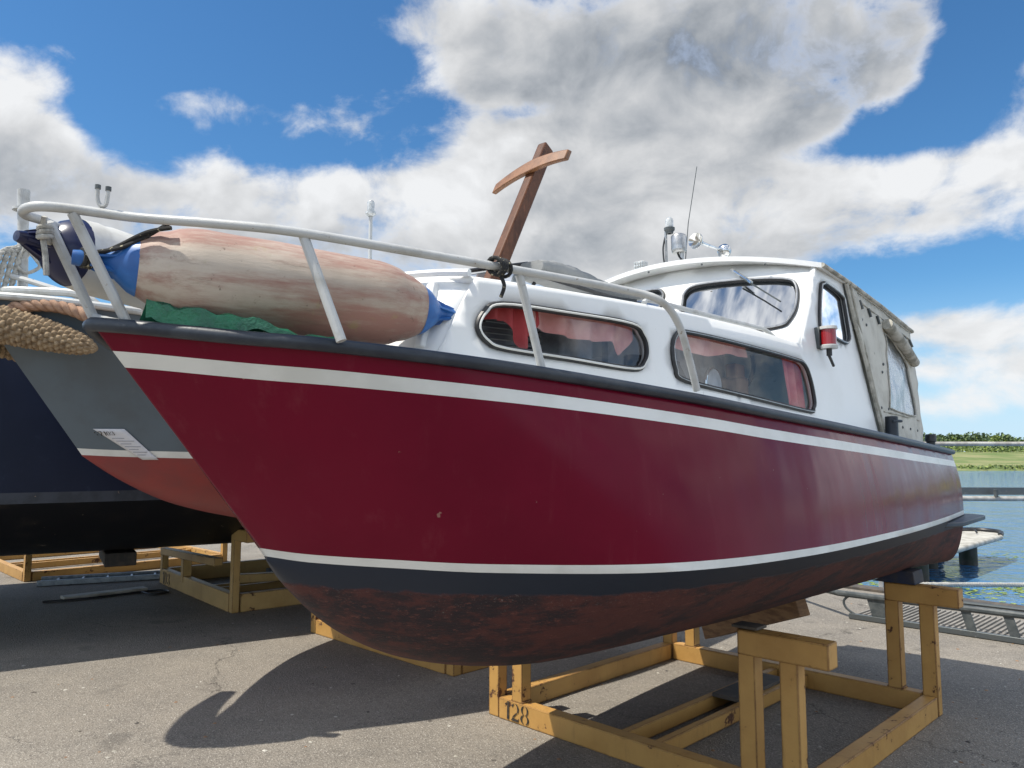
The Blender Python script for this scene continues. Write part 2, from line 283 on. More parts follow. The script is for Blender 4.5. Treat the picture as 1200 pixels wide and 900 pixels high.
def asphalt():
    m = bpy.data.materials.new('worn_asphalt'); m.use_nodes = True; nt = m.node_tree; g = NG(nt); p = nt.nodes['Principled BSDF']
    v = g.n('ShaderNodeTexCoord').outputs['Object']
    a = g.mix(g.mr(g.noise(v, .9, 8, .65), .35, .68), (.245, .220, .185, 1), (.185, .168, .145, 1))
    a = g.mix(g.m('MULTIPLY', g.mr(g.noise(v, 3.2, 6, .7), .55, .75), .5), a, (.125, .113, .10, 1))
    a = g.mix(g.m('MULTIPLY', g.mr(g.noise(g.vm('MULTIPLY', v, (1, 1.6, 1)), .55, 5, .6), .55, .66), .35), a, (.30, .275, .235, 1))
    vo = g.n('ShaderNodeTexVoronoi'); g.put(vo.inputs['Vector'], v); vo.inputs['Scale'].default_value = 95
    hsv = g.n('ShaderNodeSeparateColor'); g.put(hsv.inputs[0], vo.outputs['Color'])
    a = g.mix(g.m('MULTIPLY', g.mr(hsv.outputs[0], .55, 1.0), .34), a, (.34, .31, .265, 1))
    a = g.mix(g.m('MULTIPLY', g.mr(hsv.outputs[1], .72, 1.0), .38), a, (.06, .056, .05, 1))
    v2 = g.n('ShaderNodeTexVoronoi'); g.put(v2.inputs['Vector'], v); v2.inputs['Scale'].default_value = 210
    h2 = g.n('ShaderNodeSeparateColor'); g.put(h2.inputs[0], v2.outputs['Color'])
    a = g.mix(g.m('MULTIPLY', g.mr(h2.outputs[2], .9, 1.0), .7), a, (.55, .52, .46, 1))
    # hairline cracks and a few dark stains
    cr = g.n('ShaderNodeTexVoronoi'); cr.feature = 'DISTANCE_TO_EDGE'; g.put(cr.inputs['Vector'], g.vm('ADD', v, g.vm('MULTIPLY', g.noise(v, 2., 6, .7, out=1), (.7, .7, 0)))); cr.inputs['Scale'].default_value = .33
    crack = g.m('MULTIPLY', g.mr(cr.outputs[0], .0, .0035, 1., 0.), g.mr(g.noise(v, 1.1, 3, .5), .46, .6))
    a = g.mix(g.m('MULTIPLY', crack, .75), a, (.05, .045, .04, 1))
    st = g.mr(g.noise(v, 1.9, 3, .4), .66, .74)
    a = g.mix(g.m('MULTIPLY', st, .4), a, (.07, .065, .06, 1))
    drip = g.mr(g.noise(v, 7.5, 3, .5), .735, .75)
    a = g.mix(g.m('MULTIPLY', drip, .65), a, (.04, .037, .034, 1))
    g.put(p.inputs['Base Color'], a); p.inputs['Roughness'].default_value = .88; p.inputs['Specular IOR Level'].default_value = .3
    b = g.n('ShaderNodeBump'); b.inputs['Strength'].default_value = .7; b.inputs['Distance'].default_value = .006
    g.put(b.inputs['Height'], g.m('SUBTRACT', g.m('ADD', g.m('MULTIPLY', vo.outputs[0], 1.0), g.m('MULTIPLY', g.noise(v, 14, 6, .7), 1.2)), g.m('MULTIPLY', crack, .6)))
    g.put(p.inputs['Normal'], b.outputs[0]); return m
M['asphalt'] = asphalt()

def water_mat():
    m = bpy.data.materials.new('river_water'); m.use_nodes = True; nt = m.node_tree; g = NG(nt); p = nt.nodes['Principled BSDF']
    v = g.n('ShaderNodeTexCoord').outputs['Object']
    p.inputs['Base Color'].default_value = (.055, .165, .32, 1); p.inputs['Roughness'].default_value = .06; p.inputs['IOR'].default_value = 1.33
    vv = g.vm('MULTIPLY', v, (1.0, 1.0, 1.0))
    h = g.m('ADD', g.m('MULTIPLY', g.noise(vv, .55, 4, .6), 1.6), g.m('ADD', g.m('MULTIPLY', g.noise(vv, 2.6, 4, .6), .42), g.m('MULTIPLY', g.noise(vv, 9, 3, .6), .05)))
    b = g.n('ShaderNodeBump'); b.inputs['Strength'].default_value = 1.; b.inputs['Distance'].default_value = .20
    g.put(b.inputs['Height'], h); g.put(p.inputs['Normal'], b.outputs[0]); return m
M['water'] = water_mat()
M['bank'] = mat('grassy_bank', (.15, .215, .06), .95, c2=(.31, .31, .14), nscale=.12, lo=.4, hi=.62, bump=1, bscale=3, bdist=.3, stretch=(1, 3, 1))
M['leaf_d'] = mat('leaf_dark', (.055, .095, .045), .7, c2=(.08, .12, .055), nscale=.4)
M['leaf_m'] = mat('leaf_mid', (.12, .17, .055), .7, c2=(.09, .14, .045), nscale=.4)
M['leaf_l'] = mat('leaf_light', (.24, .30, .07), .7, c2=(.18, .25, .06), nscale=.4)
M['weed'] = mat('duckweed', (.20, .30, .05), .7, c2=(.30, .36, .10), nscale=5)

# ------------------------------------------------------------------ mesh helpers
def V(*a): return Vector(a if len(a) > 1 else a[0])
def catmull(pts, n=8, closed=False):
    P = [Vector(p) for p in pts]; out = []; N = len(P)
    rng = range(N) if closed else range(N-1)
    for i in rng:
        if closed: p0, p1, p2, p3 = P[i-1], P[i], P[(i+1) % N], P[(i+2) % N]
        else: p0, p1, p2, p3 = P[max(i-1, 0)], P[i], P[i+1], P[min(i+2, N-1)]
        for k in range(n):
            t = k/n
            out.append(.5*((2*p1)+(-p0+p2)*t+(2*p0-5*p1+4*p2-p3)*t*t+(-p0+3*p1-3*p2+p3)*t**3))
    if not closed: out.append(P[-1].copy())
    return out
class MB:
    def __init__(s): s.v = []; s.f = []; s.mi = []; s.cur = 0
    def face(s, idx): s.f.append(tuple(idx)); s.mi.append(s.cur)
    def poly(s, pts):
        o = len(s.v); s.v += [Vector(p) for p in pts]; s.face(range(o, o+len(pts))); return s
    def grid(s, rows, closed_u=False, closed_v=False):
        o = len(s.v); nu = len(rows); nv = len(rows[0])
        for r in rows: s.v += [Vector(p) for p in r]
        for i in range(nu if closed_u else nu-1):
            for j in range(nv if closed_v else nv-1):
                i2 = (i+1) % nu; j2 = (j+1) % nv
                s.face((o+i*nv+j, o+i2*nv+j, o+i2*nv+j2, o+i*nv+j2))
        return s
    def tube(s, path, r, seg=10, closed=False, cap=True, rfun=None):
        P = [Vector(p) for p in path]; N = len(P)
        if not isinstance(r, (list, tuple)): r = [r]*N
        T = []
        for i in range(N):
            a = P[i-1] if (i > 0 or closed) else P[i]; b = P[(i+1) % N] if (i < N-1 or closed) else P[i]
            t = (b-a); T.append(t.normalized() if t.length > 1e-9 else Vector((0, 0, 1)))
        up = Vector((0, 0, 1)) if abs(T[0].z) < .9 else Vector((1, 0, 0))
        n = (up - T[0]*up.dot(T[0])).normalized(); rows = []
        for i in range(N):
            n = (n - T[i]*n.dot(T[i])); n = n.normalized() if n.length > 1e-6 else T[i].orthogonal().normalized()
            b = T[i].cross(n)
            row = []
            for k in range(seg):
                a = 2*math.pi*k/seg; rr = r[i]*(rfun(i, a) if rfun else 1)
                row.append(P[i]+(n*math.cos(a)+b*math.sin(a))*rr)
            rows.append(row)
        o = len(s.v); s.grid(rows, closed_u=closed, closed_v=True)
        if cap and not closed:
            s.face([o+k for k in range(seg)][::-1]); s.face([o+(N-1)*seg+k for k in range(seg)])
        return s
    def box(s, c, ax, ay, az):
        """c centre, ax ay az half-extent vectors"""
        c, ax, ay, az = Vector(c), Vector(ax), Vector(ay), Vector(az); o = len(s.v)
        for i in (-1, 1):
            for j in (-1, 1):
                for k in (-1, 1): s.v.append(c+ax*i+ay*j+az*k)
        for q in ((0, 1, 3, 2), (4, 6, 7, 5), (0, 4, 5, 1), (2, 3, 7, 6), (0, 2, 6, 4), (1, 5, 7, 3)): s.face([o+x for x in q])
        return s
    def beam(s, p0, p1, w, h, up=(0, 0, 1)):
        p0, p1 = Vector(p0), Vector(p1); d = (p1-p0); t = d.normalized(); up = Vector(up)
        sd = t.cross(up).normalized(); u2 = sd.cross(t).normalized()
        return s.box((p0+p1)/2, d/2, sd*w/2, u2*h/2)
    def lathe(s, p0, ax, prof, seg=24):
        """profile [(distance along axis, radius)]"""
        p0 = Vector(p0); ax = Vector(ax).normalized(); n = ax.orthogonal().normalized(); b = ax.cross(n)
        rows = [[p0+ax*t+(n*math.cos(2*math.pi*k/seg)+b*math.sin(2*math.pi*k/seg))*max(r, 1e-4) for k in range(seg)] for t, r in prof]
        s.grid(rows, closed_v=True); return s
    def extrude_poly(s, pts, off):
        """closed outline -> prism"""
        o = len(s.v); n = len(pts); off = Vector(off)
        s.v += [Vector(p) for p in pts] + [Vector(p)+off for p in pts]
        s.face(range(o, o+n)); s.face([o+n+i for i in range(n)][::-1])
        for i in range(n): s.face((o+i, o+(i+1) % n, o+n+(i+1) % n, o+n+i))
        return s
    def build(s, name, mats, root=None, parent=None, ang=35, bevel=0., recalc=True, attr=None, solid=0.):
        if not isinstance(mats, (list, tuple)): mats = [mats]
        org = Vector(root.location) if root is not None else None
        if org is None:
            mn = [min(p[i] for p in s.v) for i in range(3)]; mxv = [max(p[i] for p in s.v) for i in range(3)]
            org = Vector(((mn[0]+mxv[0])/2, (mn[1]+mxv[1])/2, mn[2]))
        me = bpy.data.meshes.new(name); me.from_pydata([p-org for p in s.v], [], s.f)
        for m in mats: me.materials.append(M[m] if isinstance(m, str) else m)
        me.polygons.foreach_set('material_index', s.mi)
        if attr:
            at = me.attributes.new(attr[0], 'FLOAT', 'POINT'); at.data.foreach_set('value', attr[1])
        if recalc:
            bm = bmesh.new(); bm.from_mesh(me); bmesh.ops.recalc_face_normals(bm, faces=bm.faces); bm.to_mesh(me); bm.free()
        me.polygons.foreach_set('use_smooth', [True]*len(me.polygons))
        me.set_sharp_from_angle(angle=R(ang))
        o = bpy.data.objects.new(name, me); col.objects.link(o)
        if root is None: o.location = org
        else: o.parent = parent if parent is not None else root
        if bevel:
            b = o.modifiers.new('bevel', 'BEVEL'); b.width = bevel; b.segments = 2; b.limit_method = 'ANGLE'; b.angle_limit = R(40)
        if solid:
            b = o.modifiers.new('solid', 'SOLIDIFY'); b.thickness = solid; b.offset = 0
        return o
def tag(o, label=None, cat=None, group=None, kind=None):
    if label: o['label'] = label
    if cat: o['category'] = cat
    if group: o['group'] = group
    if kind: o['kind'] = kind
    return o
def empty(name, loc, rz=0.):
    o = bpy.data.objects.new(name, None); o.location = loc; o.rotation_euler = (0, 0, rz); o.empty_display_size = .2; col.objects.link(o); return o
def dup_tree(o, parent=None):
    c = o.copy(); col.objects.link(c)
    if parent is not None: c.parent = parent
    for ch in [x for x in bpy.data.objects if x.parent == o]: dup_tree(ch, c)
    return c
def pip(x, y, poly):
    ins = False; n = len(poly); j = n-1
    for i in range(n):
        if (poly[i][1] > y) != (poly[j][1] > y) and x < (poly[j][0]-poly[i][0])*(y-poly[i][1])/(poly[j][1]-poly[i][1]+1e-12)+poly[i][0]: ins = not ins
        j = i
    return ins
def sm2(pts, n=5): return [(p.x, p.y) for p in catmull([(a, b, 0) for a, b in pts], n, True)]
def panel(outline, holes, fn, step=.06):
    """sheet with openings: outline and holes in 2D, fn maps (u,v) to 3D"""
    pts = []; edges = []
    for loop in [outline]+holes:
        o = len(pts); n = len(loop); pts += [Vector(p) for p in loop]; edges += [(o+i, o+(i+1) % n) for i in range(n)]
    us = [p[0] for p in outline]; vs = [p[1] for p in outline]
    u = min(us)+step/2
    while u < max(us):
        v = min(vs)+step/2
        while v < max(vs):
            if pip(u, v, outline) and not any(pip(u, v, h) for h in holes):
                if min((Vector((u, v))-q).length for q in pts[:sum(len(l) for l in [outline]+holes)]) > step*.35: pts.append(Vector((u, v)))
            v += step
        u += step
    r = delaunay_2d_cdt(pts, edges, [], 0, 1e-5)
    b = MB(); b.v = [Vector(fn(p.x, p.y)) for p in r[0]]
    for t in r[2]:
        cx = sum(r[0][i].x for i in t)/len(t); cy = sum(r[0][i].y for i in t)/len(t)
        if pip(cx, cy, outline) and not any(pip(cx, cy, h) for h in holes): b.face(t)
    return b
def densify(loop, step=.06):
    out = []
    for i in range(len(loop)):
        a = Vector(loop[i]); c = Vector(loop[(i+1) % len(loop)]); n = max(1, int((c-a).length/step))
        for k in range(n): q = a+(c-a)*k/n; out.append((q.x, q.y))
    return out
def interp(x, xs, ys): return float(np.interp(x, xs, ys))
def smooth_tab(tab, n=10):
    """smooth a table of tuples along its length (catmull), returns dense arrays"""
    a = catmull([t if len(t) == 3 else (t[0], t[1], 0) for t in tab], n); return a

# ------------------------------------------------------------------ boat frame: X forward, Y to port, Z up
TH = R(40); A = Vector((math.sin(TH), math.cos(TH), 0)); PT = Vector((math.cos(TH), -math.sin(TH), 0)); C0 = Vector((1.25, 4.77, 0))
def B(X, Y, Z): return C0 - A*X + PT*Y + Vector((0, 0, Z))
FW = -A
def make_hull(frame, wl, sh, keel, nu=60, stripes=None, bulge=.02, wlh=.013, pwr=.5, nb=12, dropscale=1., yc=0., ptab=None):
    """wl, sh: [(X, halfbeam, z)] from stem aft; keel [(X, z)] from stem waterline aft. Returns rows (port side) as (X,b,z) and material index per band"""
    def dens(tab):
        q = catmull(tab, 12); L = [0.]
        for i in range(1, len(q)): L.append(L[-1]+(q[i]-q[i-1]).length)
        return q, [l/L[-1] for l in L]
    wq, wL = dens(wl); sq, sL = dens(sh); kq = catmull([(x, 0, z) for x, z in keel], 10)
    kx = [p.x for p in kq][::-1]; kz = [p.z for p in kq][::-1]
    def at(q, L, u): return Vector((interp(u, L, [p.x for p in q]), max(yc, interp(u, L, [p.y for p in q])), interp(u, L, [p.z for p in q])))
    us = [(i/nu)**1.6 for i in range(nu+1)]
    rows = []; mats = []
    def top(u, t):
        w = at(wq, wL, u); s_ = at(sq, sL, u); p = w.lerp(s_, t)
        p.y += bulge*math.sin(math.pi*min(max(t, 0), 1))*min(1, u*4) if u > 0 else 0
        return p
    def tz(u, dz_from_sheer=None, dz_from_wl=None):
        w = at(wq, wL, u); s_ = at(sq, sL, u); h = s_.z-w.z
        return 1-dz_from_sheer/h if dz_from_sheer is not None else dz_from_wl/h
    spec = []   # list of functions u->point, and material of the band below it
    spec.append((lambda u: top(u, 1.), 0))
    if stripes:
        spec.append((lambda u: top(u, tz(u, stripes[0])), 1)); spec.append((lambda u: top(u, tz(u, stripes[1])), 0))
    for t in (.7, .55, .4, .25, .12): spec.append((lambda u, t=t: top(u, t), 0))
    spec.append((lambda u: top(u, tz(u, None, wlh)), 1))
    spec.append((lambda u: top(u, tz(u, None, -wlh)), 2))
    for k in range(1, nb+1):
        t = k/nb
        def bot(u, t=t):
            w = top(u, tz(u, None, -wlh)); zk = interp(w.x, kx, kz); zk = min(zk, w.z)
            hh = math.cos(t*math.pi/2)**2; pp = interp(w.x, ptab[0], ptab[1]) if ptab else pwr
            return Vector((w.x, yc+(w.y-yc)*hh**pp, zk+(w.z-zk)*hh))
        spec.append((bot, 2))
    rows = [[f(u) for u in us] for f, _ in spec]; mats = [m for _, m in spec]
    # drop attribute relative to the waterline
    drop = []
    for r in rows: drop.append([(r[i].z-at(wq, wL, us[i]).z)*dropscale for i in range(len(us))])
    return rows, mats, drop
def hull_object(name, frame, data, mats, root, transom=0, yc=0.):
    rows, mi, drop = data; b = MB(); dr = []
    for side in (1, -1):
        for k in range(len(rows)-1):
            b.cur = mi[k]
            fy = (lambda y: y) if side == 1 else (lambda y: 2*yc-y)
            b.grid([[frame(p.x, fy(p.y), p.z) for p in rows[k]], [frame(p.x, fy(p.y), p.z) for p in rows[k+1]]]); dr += drop[k]+drop[k+1]
    # transom, banded like the sides
    for k in range(len(rows)-1):
        b.cur = mi[k]; p, q = rows[k][-1], rows[k+1][-1]
        b.poly([frame(p.x, p.y, p.z), frame(p.x, 2*yc-p.y, p.z), frame(q.x, 2*yc-q.y, q.z), frame(q.x, q.y, q.z)]); dr += [drop[k][-1]]*2+[drop[k+1][-1]]*2
    o = b.build(name, mats, root, ang=50, attr=('drop', dr), recalc=False)
    bm = bmesh.new(); bm.from_mesh(o.data); bmesh.ops.remove_doubles(bm, verts=bm.verts, dist=.0006); bmesh.ops.recalc_face_normals(bm, faces=bm.faces); bm.to_mesh(o.data); bm.free()
    o.data.polygons.foreach_set('use_smooth', [True]*len(o.data.polygons)); o.data.set_sharp_from_angle(angle=R(50))
    return o

# ================================================================== SETTING
QP = Vector((4.25, 9.55, 0)); QD = Vector((.65, -.76, 0)).normalized(); QN = Vector((.76, .65, 0)).normalized()   # quay edge line, QN points to the river
def ground_sheet():
    b = MB(); L = 400
    a0 = QP-QD*L; a1 = QP+QD*L; b0 = a0-QN*L; b1 = a1-QN*L
    # finer near cell around the camera is unnecessary: material carries the detail
    b.poly([a0, a1, b1, b0]); b.cur = 1
    b.poly([a0, a1, a1-Vector((0, 0, 1.6)), a0-Vector((0, 0, 1.6))])
    o = b.build('ground', ['asphalt', 'pile']); tag(o, 'worn grey asphalt of the boat yard', 'ground', kind='structure')
    # object texture space at the world origin
    off = Vector(o.location); o.data.transform(Matrix.Translation(off)); o.location = (0, 0, 0)
    kerb = MB().beam(QP-QD*60-QN*.10+Vector((0, 0, .012)), QP+QD*60-QN*.10+Vector((0, 0, .012)), .2, .05)
    tag(kerb.build('kerb', 'dark_wood', bevel=.01), kind='structure')
ground_sheet()
w = MB(); L = 3000
w.poly([(-L, -200, -.62), (L, -200, -.62), (L, L, -.62), (-L, L, -.62)]); wo_ = w.build('water', 'water'); wo_['kind'] = 'structure'
def bank():
    b = MB(); rows = []
    for i in range(0, 121):
        x = -150+i*4; j = math.sin(i*1.7)*.5+math.sin(i*.43)*1.2
        rows.append([(x, 119+j, -.9), (x, 120.5+j, -.45), (x, 122+j, -.1), (x, 128+j, .5), (x, 138, 1.3+.1*math.sin(i)), (x, 150, 2.4), (x, 170, 2.7), (x, 400, 3.0), (x, 1500, 4.0)])
    b.grid(rows); o = b.build('far_bank', 'bank'); o['kind'] = 'structure'
bank()

def leaves(b, c, rad, n, size, rng, mats=(0, 1, 2), wts=(.4, .4, .2)):
    for _ in range(n):
        d = Vector((rng.gauss(0, 1), rng.gauss(0, 1), rng.gauss(0, 1))).normalized()*(rng.random()**.45)
        p = Vector(c)+Vector((d.x*rad[0], d.y*rad[1], d.z*rad[2]))
        a = Vector((rng.gauss(0, 1), rng.gauss(0, 1), rng.gauss(0, 1))).normalized(); t = a.orthogonal().normalized()*size*rng.uniform(.6, 1.3); u = a.cross(t).normalized()*size*rng.uniform(.5, 1.1)
        b.cur = rng.choices(mats, wts)[0]; b.poly([p-t-u*.4, p-u, p+t+u*.3, p+u])
def woods():
    rng = random.Random(3); b = MB(); x = 20
    while x < 230:
        h = rng.uniform(3.6, 5.8)+1.2*math.sin(x*.11); y = rng.uniform(205, 235)
        for k in range(6):
            leaves(b, (x+rng.uniform(-2.5, 2.5), y+rng.uniform(-4, 4), 2.4+h*rng.uniform(.25, .78)), (rng.uniform(2, 3.2), 3, h*.25), 120, .42, rng, wts=(.55, .38, .07))
        x += rng.uniform(1.6, 3.0)
    tag(b.build('woods', ['leaf_d', 'leaf_m', 'leaf_l'], recalc=False), 'hazy dark green belt of woodland beyond the far river bank', 'woods', kind='stuff')
    # reeds and undergrowth between bank and trees
    rng = random.Random(5); b = MB()
    for i in range(2600):
        x = rng.uniform(30, 170); y = rng.uniform(120, 124) if i % 2 else rng.uniform(150, 162); hh = rng.uniform(.3, .8) if i % 2 else rng.uniform(.8, 2.2)
        z = -.45 if i % 2 else 2.3
        leaves(b, (x, y, z+hh*.6), (.9, .9, hh*.5), 9, .2, rng, wts=(.12, .43, .45))
    tag(b.build('undergrowth', ['leaf_d', 'leaf_m', 'leaf_l'], recalc=False), 'bright green reeds and undergrowth along the far bank', 'undergrowth', kind='stuff')
    # single bushy trees on the bank
    rng = random.Random(9)
    for i, (x, y, h, k) in enumerate([(82, 150, 4.6, 2), (93, 155, 4.0, 1), (99, 150, 5.2, 2), (105, 158, 4.4, 1), (112, 152, 5.6, 2), (74, 150, 4.2, 1), (121, 150, 5.2, 2), (66, 152, 4.4, 2)]):
        h *= .72; r = empty('tree', (x, y+6, 2.4))
        y += 6; t = MB().tube([(x, y, 2.3), (x+.1, y, 2.4+h*.35), (x-.1, y, 2.4+h*.75)], [.22, .16, .06], 7); t.build('trunk', 'trunk', r)
        c = MB()
        for q in range(9):
            a = rng.uniform(0, 6.28); rr = rng.uniform(0, h*.33)
            leaves(c, (x+math.cos(a)*rr, y+math.sin(a)*rr, 2.4+h*rng.uniform(.25, .85)), (h*.2, h*.2, h*.15), 130, .2, rng, wts=(.1, .3, .6) if k == 2 else (.35, .5, .15))
        c.build('crown', ['leaf_d', 'leaf_m', 'leaf_l'], r, recalc=False)
        lab = 'sunny yellow-green round tree standing in front of the far woods' if k == 2 else 'darker green round tree standing in front of the far woods'
        tag(r, lab, 'tree', 'trees on the far bank')
woods()

# ================================================================== RED BOAT
boat = empty('motor_boat', C0)
tag(boat, 'dark red and white cabin cruiser resting on the yellow cradle numbered 128', 'boat')
YC = .08       # centreline of the hull in this frame
WL = [(3.18, .08, 1.318), (3.11, .21, 1.304), (2.98, .41, 1.293), (2.78, .66, 1.28), (2.36, .985, 1.268), (1.6, 1.125, 1.252), (.52, 1.165, 1.238), (-.5, 1.15, 1.228), (-1.6, 1.09, 1.218)]
SH = [(3.69, .08, 1.935), (3.63, .165, 1.926), (3.56, .25, 1.915), (3.45, .37, 1.90), (3.28, .535, 1.882), (2.85, .74, 1.85), (2.17, .93, 1.80), (1.73, 1.02, 1.765), (.83, 1.085, 1.72), (-.2, 1.09, 1.678), (-1.6, 1.03, 1.635)]
KEEL = [(3.18, 1.305), (3.07, 1.19), (2.89, 1.04), (2.71, .94), (2.51, .87), (2.29, .82), (2.04, .79), (1.3, .755), (.3, .745), (-.8, .79), (-1.6, .86)]
hd = make_hull(B, WL, SH, KEEL, stripes=(.065, .105), yc=YC, ptab=([-1.6, -1.15, .3, 1.5], [.04, .15, .43, .56]), nb=22)
hull = hull_object('hull', B, hd, ['red', 'stripe', 'bottom'], boat, yc=YC)
sheer = hd[0][0]
def shb(X): 
    xs = [p.x for p in sheer][::-1]; return interp(X, xs, [p.y for p in sheer][::-1]), interp(X, xs, [p.z for p in sheer][::-1])
# rubbing strake round both sides
path = [B(p.x, p.y+.012, p.z-.004) for p in sheer[::-1]]+[B(p.x, 2*YC-p.y-.012, p.z-.004) for p in sheer[1:]]
s = MB().tube(path, .0185, 12); s.tube([B(-1.615, 1.03, 1.632), B(-1.615, 2*YC-1.03, 1.632)], .0185, 10)
s.build('rubbing_strake', 'strake', boat)
d = MB(); d.grid([[B(p.x, YC+(p.y-YC)*t, p.z+.004+.024*(1-t*t)) for p in sheer] for t in (1, .5, 0, -.5, -1)])
d.build('deck', 'grey_deck', boat)
# stern swim step and skeg
s = MB(); pl = [(-.80, 1.10), (-1.0, 1.185), (-1.72, 1.20), (-1.80, 1.12), (-1.80, -.96), (-1.72, -1.04), (-1.0, -1.025), (-.8, -.94)]
s.extrude_poly([B(x, y, 1.165) for x, y in pl], (0, 0, .032)); s.build('swim_step', 'strake', boat, bevel=.008)
s = MB(); s.extrude_poly([B(-1.45, .10, .82), B(-1.85, .10, .82), B(-1.85, .10, 1.16), B(-1.58, .10, 1.16)], tuple(-PT*.04)); s.build('rudder', 'bottom', boat, bevel=.006)

# ---------------- cabin
XB = [-1.5, 0, .8, 1.5, 2.0, 2.5, 2.84, 3.1]; YB = [.92, .93, .90, .83, .75, .62, .50, .38]
_q = catmull([(x, y, 0) for x, y in zip(XB, YB)], 8); _xs = [p.x for p in _q]; _ys = [p.y for p in _q]
def Yc(X, z): return interp(X, _xs, _ys)-.1*(z-1.8)
def side(X, z, off=0., sgn=1):
    y = Yc(X, z)+off
    return B(X, y if sgn == 1 else 2*YC-y, z)
W1 = sm2([(2.735, 2.0), (2.71, 2.05), (2.65, 2.083), (2.41, 2.083), (2.12, 2.075), (2.06, 2.04), (2.045, 1.99), (2.065, 1.94), (2.13, 1.91), (2.41, 1.925), (2.65, 1.94), (2.71, 1.96)])
W2 = sm2([(1.90, 2.02), (1.86, 2.068), (1.80, 2.078), (1.47, 2.07), (.98, 2.05), (.85, 2.035), (.80, 1.97), (.785, 1.87), (.81, 1.825), (.88, 1.81), (1.38, 1.845), (1.84, 1.885), (1.90, 1.93)])
W3 = sm2([(.50, 2.46), (.46, 2.49), (.40, 2.50), (.18, 2.47), (.155, 2.43), (.15, 2.33), (.15, 2.25), (.19, 2.215), (.28, 2.205), (.54, 2.235), (.58, 2.27)])
def zd(X): return shb(X)[1]-.01
outline = [(2.90, zd(2.9))]+[(2.9-k*.2, zd(2.9-k*.2)) for k in range(1, 15)]+[(-.16, zd(-.16)), (-.02, 2.1), (.12, 2.575), (.52, 2.575), (.84, 2.13), (1.31, 2.15), (2.0, 2.16), (2.73, 2.165)]
outline = densify(outline, .05)
def xw(Y, z): return .84-.34*(z-2.13)/.44+.15*(1-((Y-YC)/.78)**2)
cabin = MB()
for sg in (1, -1):
    p = panel(outline, [W1, W2, W3], lambda u, v, sg=sg: side(u, v, 0, sg), .05); o = len(cabin.v); cabin.v += p.v
    for f in p.f: cabin.face([o+i for i in f])
# windscreen face with two openings, in (Y, z)
P1 = sm2([(.22, 2.40), (.205, 2.48), (.26, 2.525), (.5, 2.525), (.71, 2.505), (.775, 2.46), (.80, 2.34), (.785, 2.26), (.75, 2.23), (.6, 2.215), (.3, 2.215), (.225, 2.25)])
P2 = sm2([(.08, 2.45), (.055, 2.515), (-.02, 2.54), (-.3, 2.53), (-.48, 2.515), (-.56, 2.46), (-.58, 2.3), (-.54, 2.23), (-.3, 2.22), (0, 2.225), (.07, 2.29)])
ol = densify([(-.702, 2.13), (.862, 2.13), (.826, 2.575), (.5, 2.635), (.28, 2.655), (.08, 2.66), (-.12, 2.655), (-.34, 2.635), (-.666, 2.575)], .05)
ww = panel(ol, [P1, P2], lambda u, v: B(xw(u, v), u, v), .06); o = len(cabin.v); cabin.v += ww.v
for f in ww.f: cabin.face([o+i for i in f])
# front face and coachroof top
rows = []
for k in range(13):
    y = -1+2*k/12; Q = lambda h: YC+y*(h-YC); rows.append([B(2.88+.06*(1-y*y), Q(.475), zd(2.9)), B(2.84+.05*(1-y*y), Q(.487), 1.95), B(2.78+.05*(1-y*y), Q(.48), 2.06), B(2.73+.04*(1-y*y), Q(.505), 2.165+.03*(1-y*y))])
cabin.grid(rows)
rows = []
for X in [2.75, 2.5, 2.2, 1.9, 1.6, 1.31, 1.1, .9, .6]:
    zt = interp(X, [.6, .84, 1.31, 2.0, 2.73], [2.125, 2.13, 2.15, 2.16, 2.165]); yc = Yc(X, zt)
    rows.append([B(X, YC+(yc-YC)*t, zt+.045*(1-t*t)) for t in [-1, -.8, -.5, -.2, 0, .2, .5, .8, 1]])
cabin.grid(rows)
cab = cabin.build('cabin', 'white', boat, ang=25)
b = cab.modifiers.new('solid', 'SOLIDIFY'); b.thickness = .022; b.offset = -1; 
b = MB().tube([B(2.76+.04*(1-t*t), YC+t*.43, 2.172+.03*(1-t*t)) for t in [k/8-1 for k in range(17)]], .012, 8); b.build('roof_lip', 'white', boat)
b = MB().beam(B(2.77, .36, 2.155), B(2.865, .405, 1.93), .035, .03, up=FW); b.build('front_trim', 'white', boat, bevel=.006)
pr = MB(); cen = B(2.86, .28, 2.075); ax = (FW*.9+V(0, 0, .35)).normalized(); u_ = PT; v_ = ax.cross(u_).normalized()
pr.tube([cen+u_*math.cos(a)*.045+v_*math.sin(a)*.045 for a in [k/20*6.283 for k in range(20)]], .008, 8, closed=True)
pf = pr.build('porthole', 'chrome', boat); MB().poly([cen-ax*.003+u_*math.cos(a)*.044+v_*math.sin(a)*.044 for a in [k/20*6.283 for k in range(20)]]).build('pane', 'interior_dark', boat, parent=pf)

def window(loop, fn, root, name='window', glassm='glass', r=.0085, rub=.013, fr='steel'):
    """fn(u,v,off) -> 3D. black rubber seal + bright bead + pane"""
    f = MB(); f.tube([fn(u, v, .004) for u, v in loop], rub, 8, closed=True); fo = f.build(name, 'black', root)
    f2 = MB(); f2.tube([fn(u, v, .013) for u, v in loop], r*.62, 6, closed=True); f2.build('bead', fr, root, parent=fo)
    p = panel(loop, [], lambda u, v: fn(u, v, -.008), .08); p.build('pane', glassm, root, parent=fo, recalc=False)
    return fo
for sg in (1, -1):
    for lp, rb in ((W1, .011), (W2, .010), (W3, .010)):
        window(lp, lambda u, v, off, sg=sg: side(u, v, off, sg), boat, rub=rb, fr='stripe' if lp is W1 else 'steel', r=.007 if lp is not W2 else .003, glassm='glass' if lp is not W3 else 'wind_glass')
wnx = Vector(FW*.79+V(0, 0, .61)).normalized()
